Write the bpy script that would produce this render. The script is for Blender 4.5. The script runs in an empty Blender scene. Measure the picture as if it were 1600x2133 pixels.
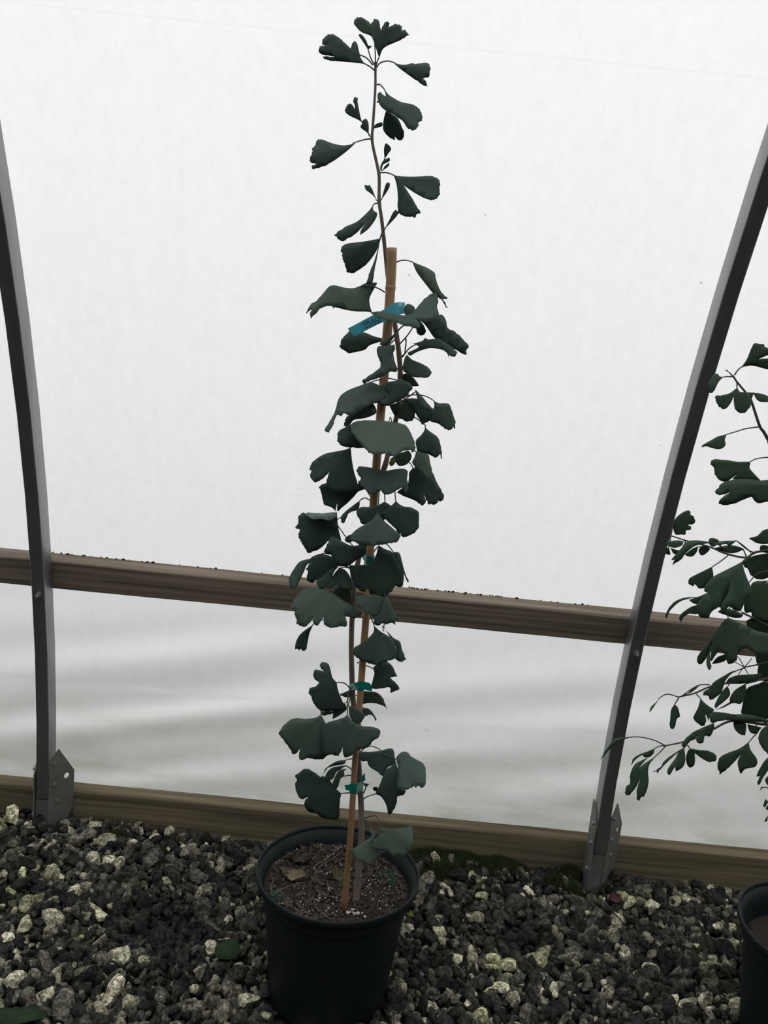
import bpy, bmesh, math, random
import numpy as np
from mathutils import Vector, Matrix, noise
from mathutils.geometry import delaunay_2d_cdt

random.seed(7); rng = np.random.default_rng(11)
S = bpy.context.scene
COL = S.collection

# ---------------------------------------------------------------- camera
FPX, PITCH, ROLL = 1726.0, math.radians(10.0), math.radians(5.6)
CAM = np.array([0.0, 0.0, 1.3878])
_fw = np.array([0, math.cos(PITCH), -math.sin(PITCH)]); _u0 = np.array([0, math.sin(PITCH), math.cos(PITCH)]); _r0 = np.array([1.0, 0, 0])
_rt = math.cos(ROLL) * _r0 + math.sin(ROLL) * _u0; _up = -math.sin(ROLL) * _r0 + math.cos(ROLL) * _u0
cd = bpy.data.cameras.new('camera'); camo = bpy.data.objects.new('camera', cd); COL.objects.link(camo)
cd.sensor_fit = 'VERTICAL'; cd.sensor_height = 24.0; cd.lens = 24.0 * FPX / 2133.0; cd.clip_start = 0.05; cd.clip_end = 200
M = Matrix.Identity(4)
for i in range(3):
    M[i][0], M[i][1], M[i][2], M[i][3] = _rt[i], _up[i], -_fw[i], CAM[i]
camo.matrix_world = M
S.camera = camo

# ---------------------------------------------------------------- world, exposure
w = bpy.data.worlds.new('overcast_sky'); S.world = w; w.use_nodes = True
bg = w.node_tree.nodes['Background']; bg.inputs[0].default_value = (0.985, 0.99, 1.0, 1)
# standard overcast sky: brightness grows from the horizon to the zenith as (1 + 2 sin h) / 3
wn, wl_ = w.node_tree.nodes, w.node_tree.links
_tc = wn.new('ShaderNodeTexCoord'); _sx = wn.new('ShaderNodeSeparateXYZ'); _cl = wn.new('ShaderNodeMapRange')
wl_.new(_tc.outputs['Generated'], _sx.inputs[0]); wl_.new(_sx.outputs['Z'], _cl.inputs[0])
for _i, _v in ((1, 0.0), (2, 1.0), (3, 0.5), (4, 1.5)): _cl.inputs[_i].default_value = _v
wl_.new(_cl.outputs[0], bg.inputs[1])
S.view_settings.view_transform = 'Standard'; S.view_settings.look = 'None'; S.view_settings.gamma = 1.0
S.view_settings.use_curve_mapping = False
S.view_settings.exposure = 0.85
DIM_CLOTH_FROM = 105.0   # film ends just past the ridge; unseen black cloth added beyond keeps the inside dim

# ---------------------------------------------------------------- pixel helpers (1600 x 2133 frame)
def ray(u, v): return _fw + _rt * (u - 800.0) / FPX - _up * (v - 1066.5) / FPX
def at_y(u, v, Y):
    d = ray(u, v); return CAM + d * ((Y - CAM[1]) / d[1])
def at_z(u, v, Z):
    d = ray(u, v); return CAM + d * ((Z - CAM[2]) / d[2])
def project(P):
    d = np.asarray(P) - CAM; z = d @ _fw
    return np.stack([800 + FPX * (d @ _rt) / z, 1066.5 - FPX * (d @ _up) / z], -1)

# ---------------------------------------------------------------- materials
def new_mat(name, rough=0.7, metal=0.0, color=(0.5, 0.5, 0.5)):
    m = bpy.data.materials.new(name); m.use_nodes = True
    b = m.node_tree.nodes['Principled BSDF']; b.inputs['Roughness'].default_value = rough; b.inputs['Metallic'].default_value = metal
    b.inputs['Base Color'].default_value = (*color, 1)
    return m, m.node_tree.nodes, m.node_tree.links, b
def N(nodes, t, **kw):
    n = nodes.new(t)
    for k, v in kw.items():
        if k in n.inputs: n.inputs[k].default_value = v
        else: setattr(n, k, v)
    return n
def ramp(nodes, stops):
    r = nodes.new('ShaderNodeValToRGB'); e = r.color_ramp.elements
    while len(e) < len(stops): e.new(0.5)
    for el, (p, c) in zip(e, stops): el.position = p; el.color = (*c, 1)
    return r
def bump(nodes, links, b, src, strength, dist):
    bp = N(nodes, 'ShaderNodeBump', Strength=strength, Distance=dist); links.new(src, bp.inputs['Height']); links.new(bp.outputs[0], b.inputs['Normal'])

def mat_noise(name, c1, c2, scale, rough=0.8, stretch=(1, 1, 1), bmp=0.3, bd=0.002, metal=0.0, detail=6):
    m, n, l, b = new_mat(name, rough, metal)
    tc = N(n, 'ShaderNodeTexCoord'); mp = N(n, 'ShaderNodeMapping'); mp.inputs['Scale'].default_value = stretch
    l.new(tc.outputs['Object'], mp.inputs[0])
    nz = N(n, 'ShaderNodeTexNoise', Scale=scale, Detail=detail); l.new(mp.outputs[0], nz.inputs['Vector'])
    r = ramp(n, [(0.3, c1), (0.7, c2)]); l.new(nz.outputs['Fac'], r.inputs[0]); l.new(r.outputs[0], b.inputs['Base Color'])
    if bmp: bump(n, l, b, nz.outputs['Fac'], bmp, bd)
    return m

def mat_film():
    m = bpy.data.materials.new('white_poly_film'); m.use_nodes = True; n = m.node_tree.nodes; l = m.node_tree.links
    n.clear(); out = N(n, 'ShaderNodeOutputMaterial')
    geo = N(n, 'ShaderNodeNewGeometry'); sep = N(n, 'ShaderNodeSeparateXYZ'); l.new(geo.outputs['Position'], sep.inputs[0])
    # faint mottling of the film
    mq = N(n, 'ShaderNodeMapping'); mq.inputs['Scale'].default_value = (1.0, 1.0, 0.45); l.new(geo.outputs['Position'], mq.inputs[0])
    nz = N(n, 'ShaderNodeTexNoise', Scale=34.0, Detail=9.0, Roughness=0.75); l.new(mq.outputs[0], nz.inputs['Vector'])
    r = ramp(n, [(0.3, (0.865, 0.865, 0.87)), (0.7, (0.93, 0.925, 0.92))]); l.new(nz.outputs['Fac'], r.inputs[0])
    # algae and splashed dirt creeping up from the base board
    mp = N(n, 'ShaderNodeMapping'); mp.inputs['Scale'].default_value = (1.5, 1.0, 5.0); l.new(geo.outputs['Position'], mp.inputs[0])
    n2 = N(n, 'ShaderNodeTexNoise', Scale=3.0, Detail=7.0); l.new(mp.outputs[0], n2.inputs['Vector'])
    mr = N(n, 'ShaderNodeMapRange'); mr.inputs[1].default_value = 0.42; mr.inputs[2].default_value = 0.06; l.new(sep.outputs['Z'], mr.inputs[0])
    r2 = ramp(n, [(0.45, (0, 0, 0)), (0.75, (1, 1, 1))]); l.new(n2.outputs['Fac'], r2.inputs[0])
    mu = N(n, 'ShaderNodeMath', operation='MULTIPLY'); l.new(mr.outputs[0], mu.inputs[0]); l.new(r2.outputs[0], mu.inputs[1])
    mx = N(n, 'ShaderNodeMixRGB'); mx.inputs[2].default_value = (0.60, 0.61, 0.50, 1); l.new(mu.outputs[0], mx.inputs[0]); l.new(r.outputs[0], mx.inputs[1])
    # specks
    vo = N(n, 'ShaderNodeTexVoronoi', Scale=8.0); l.new(geo.outputs['Position'], vo.inputs['Vector'])
    lt = N(n, 'ShaderNodeMath', operation='LESS_THAN'); lt.inputs[1].default_value = 0.016; l.new(vo.outputs['Distance'], lt.inputs[0])
    mx2 = N(n, 'ShaderNodeMixRGB'); mx2.inputs[2].default_value = (0.35, 0.34, 0.32, 1); l.new(lt.outputs[0], mx2.inputs[0]); l.new(mx.outputs[0], mx2.inputs[1])
    # fold lines left from the roll
    cur = mx2
    for zs, wd in ((SEAM1, 0.0022), (SEAM2, 0.0022)):
        wob = N(n, 'ShaderNodeTexNoise', Scale=2.0); l.new(geo.outputs['Position'], wob.inputs['Vector'])
        a = N(n, 'ShaderNodeMath', operation='MULTIPLY_ADD'); a.inputs[1].default_value = 0.02; a.inputs[2].default_value = -zs - 0.01; l.new(wob.outputs['Fac'], a.inputs[0])
        s = N(n, 'ShaderNodeMath', operation='ADD'); l.new(a.outputs[0], s.inputs[0]); l.new(sep.outputs['Z'], s.inputs[1])
        ab = N(n, 'ShaderNodeMath', operation='ABSOLUTE'); l.new(s.outputs[0], ab.inputs[0])
        q = N(n, 'ShaderNodeMapRange'); q.inputs[1].default_value = wd; q.inputs[2].default_value = 0.0; l.new(ab.outputs[0], q.inputs[0])
        mm = N(n, 'ShaderNodeMixRGB'); mm.inputs[2].default_value = (0.855, 0.855, 0.85, 1); l.new(q.outputs[0], mm.inputs[0]); l.new(cur.outputs[0], mm.inputs[1]); cur = mm
    df = N(n, 'ShaderNodeBsdfDiffuse'); tr = N(n, 'ShaderNodeBsdfTranslucent'); l.new(cur.outputs[0], df.inputs[0]); l.new(cur.outputs[0], tr.inputs[0])
    mix = N(n, 'ShaderNodeMixShader'); mix.inputs[0].default_value = 0.70; l.new(df.outputs[0], mix.inputs[1]); l.new(tr.outputs[0], mix.inputs[2])
    l.new(mix.outputs[0], out.inputs[0])
    return m

def mat_leaf(name, cols):
    m, n, l, b = new_mat(name, 0.5); b.inputs['Specular IOR Level'].default_value = 0.22
    oi = N(n, 'ShaderNodeObjectInfo'); r = ramp(n, cols); l.new(oi.outputs['Random'], r.inputs[0])
    uv = N(n, 'ShaderNodeUVMap'); sp = N(n, 'ShaderNodeSeparateXYZ'); l.new(uv.outputs[0], sp.inputs[0])
    wv = N(n, 'ShaderNodeMath', operation='MULTIPLY'); wv.inputs[1].default_value = 95.0; l.new(sp.outputs[0], wv.inputs[0])
    sn = N(n, 'ShaderNodeMath', operation='SINE'); l.new(wv.outputs[0], sn.inputs[0])
    nz = N(n, 'ShaderNodeTexNoise', Scale=40.0, Detail=4.0)
    ad = N(n, 'ShaderNodeMath', operation='MULTIPLY_ADD'); ad.inputs[1].default_value = 0.16; l.new(sn.outputs[0], ad.inputs[0]); l.new(nz.outputs['Fac'], ad.inputs[2])
    hv = N(n, 'ShaderNodeMixRGB', blend_type='MULTIPLY'); hv.inputs[0].default_value = 0.22; l.new(r.outputs[0], hv.inputs[1]); l.new(ad.outputs[0], hv.inputs[2])
    l.new(hv.outputs[0], b.inputs['Base Color']); bump(n, l, b, ad.outputs[0], 0.10, 0.0004)
    return m

def mat_stone(name, per_object):
    m, n, l, b = new_mat(name, 0.9); b.inputs['Specular IOR Level'].default_value = 0.25
    if per_object: src = N(n, 'ShaderNodeObjectInfo').outputs['Random']
    else: src = N(n, 'ShaderNodeAttribute', attribute_name='rnd').outputs['Fac']
    base = ramp(n, [(0.0, (0.012, 0.013, 0.013)), (0.35, (0.027, 0.027, 0.023)), (0.58, (0.062, 0.060, 0.050)), (0.74, (0.13, 0.123, 0.093)), (0.87, (0.31, 0.29, 0.205)), (1.0, (0.55, 0.515, 0.39))])
    l.new(src, base.inputs[0])
    geo = N(n, 'ShaderNodeNewGeometry')
    nz = N(n, 'ShaderNodeTexNoise', Scale=190.0, Detail=6.0, Roughness=0.75); l.new(geo.outputs['Position'], nz.inputs['Vector'])
    sp = N(n, 'ShaderNodeMapRange'); l.new(nz.outputs['Fac'], sp.inputs[0])
    for i_, v_ in ((1, 0.36), (2, 0.66), (3, 0.15), (4, 2.7)): sp.inputs[i_].default_value = v_
    mu = N(n, 'ShaderNodeVectorMath', operation='SCALE'); l.new(base.outputs[0], mu.inputs[0]); l.new(sp.outputs[0], mu.inputs['Scale'])
    n3 = N(n, 'ShaderNodeTexNoise', Scale=62.0, Detail=4.0, Roughness=0.6, Distortion=0.6); l.new(geo.outputs['Position'], n3.inputs['Vector'])
    s3 = N(n, 'ShaderNodeMapRange'); l.new(n3.outputs['Fac'], s3.inputs[0])
    for i_, v_ in ((1, 0.40), (2, 0.60), (3, 0.45), (4, 1.55)): s3.inputs[i_].default_value = v_
    mu3 = N(n, 'ShaderNodeVectorMath', operation='SCALE'); l.new(mu.outputs[0], mu3.inputs[0]); l.new(s3.outputs[0], mu3.inputs['Scale']); mu = mu3
    # algae film on some stones
    n2 = N(n, 'ShaderNodeTexNoise', Scale=7.0, Detail=3.0); l.new(geo.outputs['Position'], n2.inputs['Vector'])
    r2 = ramp(n, [(0.5, (0, 0, 0)), (0.7, (0.5, 0.5, 0.5))]); l.new(n2.outputs['Fac'], r2.inputs[0])
    gm = N(n, 'ShaderNodeMixRGB', blend_type='MULTIPLY'); gm.inputs[2].default_value = (0.85, 1.0, 0.55, 1); l.new(r2.outputs[0], gm.inputs[0]); l.new(mu.outputs[0], gm.inputs[1])
    l.new(gm.outputs[0], b.inputs['Base Color']); bump(n, l, b, nz.outputs['Fac'], 0.6, 0.003)
    return m

def film_z(u, v):  # height where a pixel ray meets the film's arc
    d = ray(u, v); t = 2.2
    for _ in range(60):
        p = CAM + t * d; z = min(max(p[2], 0), 4.0); t = (ARC_Y - (ARC_R - math.sqrt(ARC_R ** 2 - z * z)) - CAM[1]) / d[1]
    return (CAM + t * d)[2]
ARC_R, ARC_Y = 4.40, 2.255
SEAM1, SEAM2 = film_z(720, 1043), film_z(800, 85)

FILM = mat_film()
LEAF = mat_leaf('ginkgo_leaf', [(0.0, (0.054, 0.090, 0.072)), (0.5, (0.069, 0.109, 0.087)), (1.0, (0.086, 0.128, 0.097))])
LEAF2 = mat_leaf('young_ginkgo_leaf', [(0.0, (0.048, 0.088, 0.058)), (0.5, (0.062, 0.108, 0.070)), (1.0, (0.080, 0.130, 0.078))])
LEAFY = mat_leaf('yellow_and_backlit_leaf', [(0.0, (0.16, 0.20, 0.03)), (1.0, (0.18, 0.22, 0.04))])  # one leaf tip's see-through glow put into the colour; also a yellow scrap
STEM = mat_noise('ginkgo_bark', (0.12, 0.092, 0.076), (0.25, 0.20, 0.165), 60, 0.85, (1, 1, 0.25), 0.4, 0.001)
PETI = mat_noise('petiole_green', (0.045, 0.055, 0.04), (0.07, 0.075, 0.055), 40, 0.6, bmp=0)
TWIG = mat_noise('twig_bark', (0.055, 0.05, 0.048), (0.085, 0.075, 0.07), 80, 0.7, bmp=0.2, bd=0.0006)
BAMB = mat_noise('bamboo_cane', (0.27, 0.155, 0.078), (0.42, 0.26, 0.145), 30, 0.5, (1, 1, 0.06), 0.15, 0.0006)
POT = mat_noise('black_plastic', (0.0080, 0.0118, 0.0132), (0.0125, 0.0170, 0.0190), 14, 0.5, bmp=0.05, bd=0.001)
POT.node_tree.nodes['Principled BSDF'].inputs['Specular IOR Level'].default_value = 0.18
SOIL = mat_noise('potting_soil', (0.008, 0.006, 0.005), (0.042, 0.030, 0.023), 110, 0.95, bmp=1.0, bd=0.008)
PERL = mat_noise('perlite', (0.45, 0.45, 0.42), (0.62, 0.61, 0.56), 200, 0.9, bmp=0)
FERT = mat_noise('fertiliser_green', (0.0, 0.055, 0.035), (0.005, 0.11, 0.07), 100, 0.5, bmp=0)
DRYL = mat_noise('dry_leaf_brown', (0.045, 0.033, 0.023), (0.12, 0.090, 0.062), 60, 0.85, bmp=0.4, bd=0.001)
DRYO = mat_noise('dry_leaf_olive', (0.045, 0.038, 0.015), (0.085, 0.070, 0.03), 60, 0.85, bmp=0.4, bd=0.001)
STRAW = mat_noise('dry_straw', (0.11, 0.085, 0.052), (0.24, 0.19, 0.125), 60, 0.85, bmp=0)
FALL = mat_noise('fallen_green_leaf', (0.016, 0.034, 0.016), (0.030, 0.055, 0.026), 60, 0.6, bmp=0.1, bd=0.0005)
FALL.node_tree.nodes['Principled BSDF'].inputs['Specular IOR Level'].default_value = 0.08
REDL = mat_noise('red_brown_leaf', (0.045, 0.018, 0.014), (0.08, 0.034, 0.026), 60, 0.8, bmp=0.2, bd=0.0008)
TIE = mat_noise('green_tie_tape', (0.0, 0.13, 0.10), (0.005, 0.20, 0.15), 20, 0.4, bmp=0)
TAG = mat_noise('teal_tag_vinyl', (0.06, 0.34, 0.42), (0.08, 0.40, 0.48), 12, 0.25, bmp=0)
INK = new_mat('black_ink', 0.6, 0, (0.012, 0.02, 0.025))[0]
WOOD = mat_noise('weathered_lumber', (0.12, 0.094, 0.070), (0.31, 0.25, 0.19), 60, 0.85, (0.035, 1, 1.5), 0.5, 0.002)
WOODG = mat_noise('damp_lumber', (0.095, 0.074, 0.046), (0.25, 0.205, 0.125), 55, 0.85, (0.035, 1, 1.5), 0.5, 0.002)
GALV = mat_noise('galvanised_steel', (0.22, 0.225, 0.235), (0.31, 0.315, 0.32), 18, 0.42, (1, 1, 0.08), 0.06, 0.001, metal=0.8)
ZINC = mat_noise('zinc_plate', (0.17, 0.17, 0.16), (0.25, 0.25, 0.235), 18, 0.6, bmp=0.1, bd=0.001, metal=0.3)
BOLT = mat_noise('bolt_steel', (0.25, 0.25, 0.26), (0.4, 0.4, 0.4), 80, 0.45, bmp=0, metal=0.6)
CHIP = mat_noise('bark_chip', (0.020, 0.014, 0.010), (0.085, 0.062, 0.045), 50, 0.9, bmp=0)
MOSS = mat_noise('moss_green', (0.026, 0.040, 0.010), (0.060, 0.088, 0.022), 30, 0.9, bmp=0)
LAWN = mat_noise('outdoor_grass', (0.035, 0.05, 0.022), (0.07, 0.09, 0.04), 4, 0.95, bmp=0)
EARTH = mat_noise('wet_grit', (0.012, 0.012, 0.011), (0.035, 0.034, 0.03), 120, 0.95, bmp=0.8, bd=0.006)
STONE_O, STONE_A = mat_stone('gravel_stone', True), mat_stone('gravel_stones', False)
DIM_CLOTH = mat_noise('added_dimming_cloth', (0.02, 0.022, 0.022), (0.03, 0.032, 0.032), 60, 0.9, bmp=0)  # added out of view to hold back light from behind the camera

# ---------------------------------------------------------------- object helpers
ORG = {}
def link(o, parent, origin):
    COL.objects.link(o); origin = np.asarray(origin, float)
    if parent is not None:
        o.parent = parent; o.location = tuple(origin - ORG[parent.name])
    else: o.location = tuple(origin)
    ORG[o.name] = origin
    return o
def props(o, label=None, cat=None, group=None, kind=None):
    for k, v in (('label', label), ('category', cat), ('group', group), ('kind', kind)):
        if v: o[k] = v
    return o
def thing(name, loc, label, cat, group=None):
    o = bpy.data.objects.new(name, None); o.empty_display_size = 0.1
    return props(link(o, None, loc), label, cat, group)
def mesh(name, V, F, mat, parent=None, origin=None, smooth=True, uv=None):
    V = np.asarray(V, float)
    if origin is None: origin = 0.5 * (V.min(0) + V.max(0))
    me = bpy.data.meshes.new(name); me.from_pydata((V - origin).tolist(), [], [list(map(int, f)) for f in F]); me.update()
    if smooth: me.polygons.foreach_set('use_smooth', [True] * len(me.polygons))
    if uv is not None:
        L = me.uv_layers.new(name='UVMap'); vi = np.empty(len(me.loops), int); me.loops.foreach_get('vertex_index', vi)
        L.data.foreach_set('uv', np.asarray(uv)[vi].ravel())
    me.materials.append(mat)
    return link(bpy.data.objects.new(name, me), parent, origin)

class MB:  # collects shapes of one part
    def __init__(s): s.V = []; s.F = []
    def add(s, V, F):
        k = len(s.V); s.V += [tuple(p) for p in V]; s.F += [[k + i for i in f] for f in F]
    def box(s, c, d, R=None, bev=0.0):
        bm = bmesh.new(); bmesh.ops.create_cube(bm, size=1)
        for v in bm.verts: v.co = Vector((v.co.x * d[0], v.co.y * d[1], v.co.z * d[2]))
        if bev: bmesh.ops.bevel(bm, geom=bm.edges[:], offset=bev, segments=2, affect='EDGES')
        s.bm(bm, c, R)
    def bm(s, bm, c=(0, 0, 0), R=None):
        bm.verts.ensure_lookup_table(); bm.verts.index_update()
        V = [(R @ v.co if R else v.co) + Vector(c) for v in bm.verts]; s.add(V, [[v.index for v in f.verts] for f in bm.faces]); bm.free()
    def tube(s, P, r, n=8, cap=True):
        P = [Vector(p) for p in P]; r = [float(q) for q in r] if hasattr(r, '__len__') else [float(r)] * len(P)
        V = []; F = []; ref = Vector((0.31, 0.9, 0.2))
        for i, p in enumerate(P):
            t = (P[min(i + 1, len(P) - 1)] - P[max(i - 1, 0)]).normalized()
            a = t.cross(ref).normalized(); b2 = t.cross(a)
            V += [p + r[i] * (math.cos(2 * math.pi * k / n) * a + math.sin(2 * math.pi * k / n) * b2) for k in range(n)]
        for i in range(len(P) - 1):
            for k in range(n):
                F.append([i * n + k, i * n + (k + 1) % n, (i + 1) * n + (k + 1) % n, (i + 1) * n + k])
        if cap: F += [list(range(n))[::-1], [(len(P) - 1) * n + k for k in range(n)]]
        s.add(V, F)
    def lathe(s, prof, c, n=64, wob=None):
        V = []; F = []; m = len(prof)
        for k in range(n):
            a = 2 * math.pi * k / n; q = wob(a) if wob else 1.0
            V += [(c[0] + r * q * math.cos(a), c[1] + r * q * math.sin(a), c[2] + z) for r, z in prof]
        for k in range(n):
            for i in range(m - 1):
                F.append([k * m + i, ((k + 1) % n) * m + i, ((k + 1) % n) * m + i + 1, k * m + i + 1])
        s.add(V, F)
    def prism(s, poly, nrm):  # polygon (3D points) given thickness along nrm
        k = len(poly); nrm = Vector(nrm); P = [Vector(p) for p in poly]
        s.add(P + [p + nrm for p in P], [list(range(k))[::-1], [k + i for i in range(k)]] + [[i, (i + 1) % k, k + (i + 1) % k, k + i] for i in range(k)])
    def build(s, name, mat, parent=None, smooth=True, origin=None): return mesh(name, s.V, s.F, mat, parent, origin, smooth)

def spline(P, sub):  # open Catmull-Rom
    P = np.asarray(P, float); out = []
    if len(P) < 3: return np.linspace(P[0], P[-1], sub + 1) if len(P) == 2 else P
    Q = np.vstack([2 * P[0] - P[1], P, 2 * P[-1] - P[-2]])
    for i in range(1, len(Q) - 2):
        a, b, c, d = Q[i - 1:i + 3]
        for k in range(sub):
            t = k / sub; out.append(0.5 * (2 * b + (c - a) * t + (2 * a - 5 * b + 4 * c - d) * t * t + (3 * b - a - 3 * c + d) * t ** 3))
    out.append(P[-1]); return np.array(out)
def closed(P, sub):
    P = np.asarray(P, float); n = len(P); out = []
    for i in range(n):
        a, b, c, d = P[i - 1], P[i], P[(i + 1) % n], P[(i + 2) % n]
        e1 = c - b; e0 = b - a; e2 = d - c
        for k in range(sub):
            t = k / sub
            m1 = 0.5 * (c - a); m2 = 0.5 * (d - b)
            # keep tangents short at sharp corners so notches stay notches
            L = np.linalg.norm(e1); 
            for m in (m1, m2):
                ml = np.linalg.norm(m)
                if ml > L: m *= L / ml
            if np.dot(e0, e1) < 0: m1 = m1 * 0.15
            if np.dot(e1, e2) < 0: m2 = m2 * 0.15
            out.append((2 * t ** 3 - 3 * t * t + 1) * b + (t ** 3 - 2 * t * t + t) * m1 + (-2 * t ** 3 + 3 * t * t) * c + (t ** 3 - t * t) * m2)
    return np.array(out)

# ================================================================ the setting
def grid(xs, ys, fn):
    nx, ny = len(xs), len(ys)
    V = [fn(x, y) for y in ys for x in xs]
    F = [[j * nx + i, j * nx + i + 1, (j + 1) * nx + i + 1, (j + 1) * nx + i] for j in range(ny - 1) for i in range(nx - 1)]
    return V, F
XE = 6.0      # half length of the tunnel
def hummock(x, y):
    h = 0.012 * noise.noise(Vector((x * 2.3, y * 2.3, 0.3))) + 0.006 * noise.noise(Vector((x * 7, y * 7, 4.1)))
    h += 0.022 * math.exp(-((x + 0.95) / 0.45) ** 2 - ((y - 2.1) / 0.25) ** 2)
    for (px, py, r, dz) in DIPS: h += dz * math.exp(-((x - px) / r) ** 2 - ((y - py) / (0.7 * r)) ** 2)
    return h
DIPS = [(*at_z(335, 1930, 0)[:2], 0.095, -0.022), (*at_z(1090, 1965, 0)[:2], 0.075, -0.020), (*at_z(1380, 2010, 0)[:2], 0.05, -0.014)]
xs = np.concatenate([np.linspace(-XE, -1.6, 10), np.linspace(-1.5, 1.9, 90), np.linspace(2, XE, 10)])
ys = np.concatenate([np.linspace(-6.6, 0.9, 14), np.linspace(1.0, 2.28, 40)])
V, F = grid(xs, ys, lambda x, y: (x, y, -0.016 + (hummock(x, y) if 0.9 < y else 0)))
floor = props(mesh('floor', V, F, EARTH, origin=np.array([0, 0, 0.0])), kind='structure')
def added_bank(x, y):   # level verge along the film, then an unseen rise added to dim the lower film
    t = min(1.0, max(0.0, (y - 2.75) / 0.55)); return (x, y, -0.02 + 0.85 * t * t * (3 - 2 * t) + 0.05 * noise.noise(Vector((x * 0.8, y * 1.5, 0))) * t)
V, F = grid(np.linspace(-40, 40, 81), np.concatenate([np.linspace(2.285, 3.4, 16), np.linspace(4, 60, 8)]), added_bank)
props(mesh('ground_outside', V, F, LAWN), kind='structure')
V, F = grid(np.linspace(-40, 40, 9), np.linspace(-60, -6.7, 9), lambda x, y: (x, y, -0.02))
props(mesh('ground_beyond', V, F, LAWN), kind='structure')

def billow(x, z):
    """slack of the film: soft near-level folds below the hip board, almost taut above"""
    if z < 0.72:
        a = max(0.0, min(1.0, (0.70 - z) / 0.25)) * min(1.0, max(0.0, (z - 0.07) / 0.07))
        zz = z - 0.22 * x - 0.03 * math.sin(1.7 * x + 0.6)
        k = 0.55 + 0.9 * noise.noise(Vector((x * 1.1 + 3, z * 2.0, 0.0)))
        f = 0.0085 * math.sin(2 * math.pi * zz / 0.21 + 0.9 + 1.1 * noise.noise(Vector((x * 1.4, z * 2, 5))))
        f += 0.0025 * math.sin(2 * math.pi * (zz + 0.05 * x) / 0.11 + 2.0 + 1.5 * noise.noise(Vector((x * 2.2, z * 3, 9)))) * (1 if z < 0.42 else 0.35)
        return a * max(k, 0.15) * f
    return 0.003 * noise.noise(Vector((x * 1.3, z * 1.3, 2.0)))
def film_pt(x, s):  # s = arc angle from the base
    z = ARC_R * math.sin(s); y = ARC_Y - ARC_R * (1 - math.cos(s)); d = billow(x, z)
    return (x, y + d * math.cos(s), z + d * math.sin(s) - 0.012 * (1 - min(1, s * 30)))
S1 = math.asin(2.5 / ARC_R)
xs = np.concatenate([np.linspace(-XE, -1.8, 12), np.linspace(-1.7, 2.3, 200), np.linspace(2.4, XE, 12)])
ss = np.concatenate([np.linspace(-0.004, 0.19, 110), np.linspace(0.195, S1, 60)])
V, F = grid(xs, ss, film_pt); wall_back = props(mesh('wall_back', V, F, FILM, origin=np.array([0, ARC_Y, 0.0])), 'white translucent poly film stretched over the hoops', None, None, 'structure')
SC = math.radians(DIM_CLOTH_FROM)
V, F = grid(np.linspace(-XE, XE, 20), np.linspace(S1, SC, 30), film_pt); props(mesh('ceiling', V, F, FILM), kind='structure')
V, F = grid(np.linspace(-XE, XE, 20), np.linspace(SC, math.pi, 30), film_pt); props(mesh('wall_front', V, F, DIM_CLOTH), kind='structure')  # unseen far slope, covered in dark material added to dim the interior
for nm, x in (('wall_left', -XE), ('wall_right', XE)):
    aa = np.linspace(0, math.pi, 41); V = [(x, ARC_Y - ARC_R, 0)] + [(x, ARC_Y - ARC_R * (1 - math.cos(a)), ARC_R * math.sin(a)) for a in aa]
    props(mesh(nm, V, [[0, i, i + 1] for i in range(1, 41)], DIM_CLOTH), kind='structure')  # end walls get the same added light-blocking cover

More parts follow.
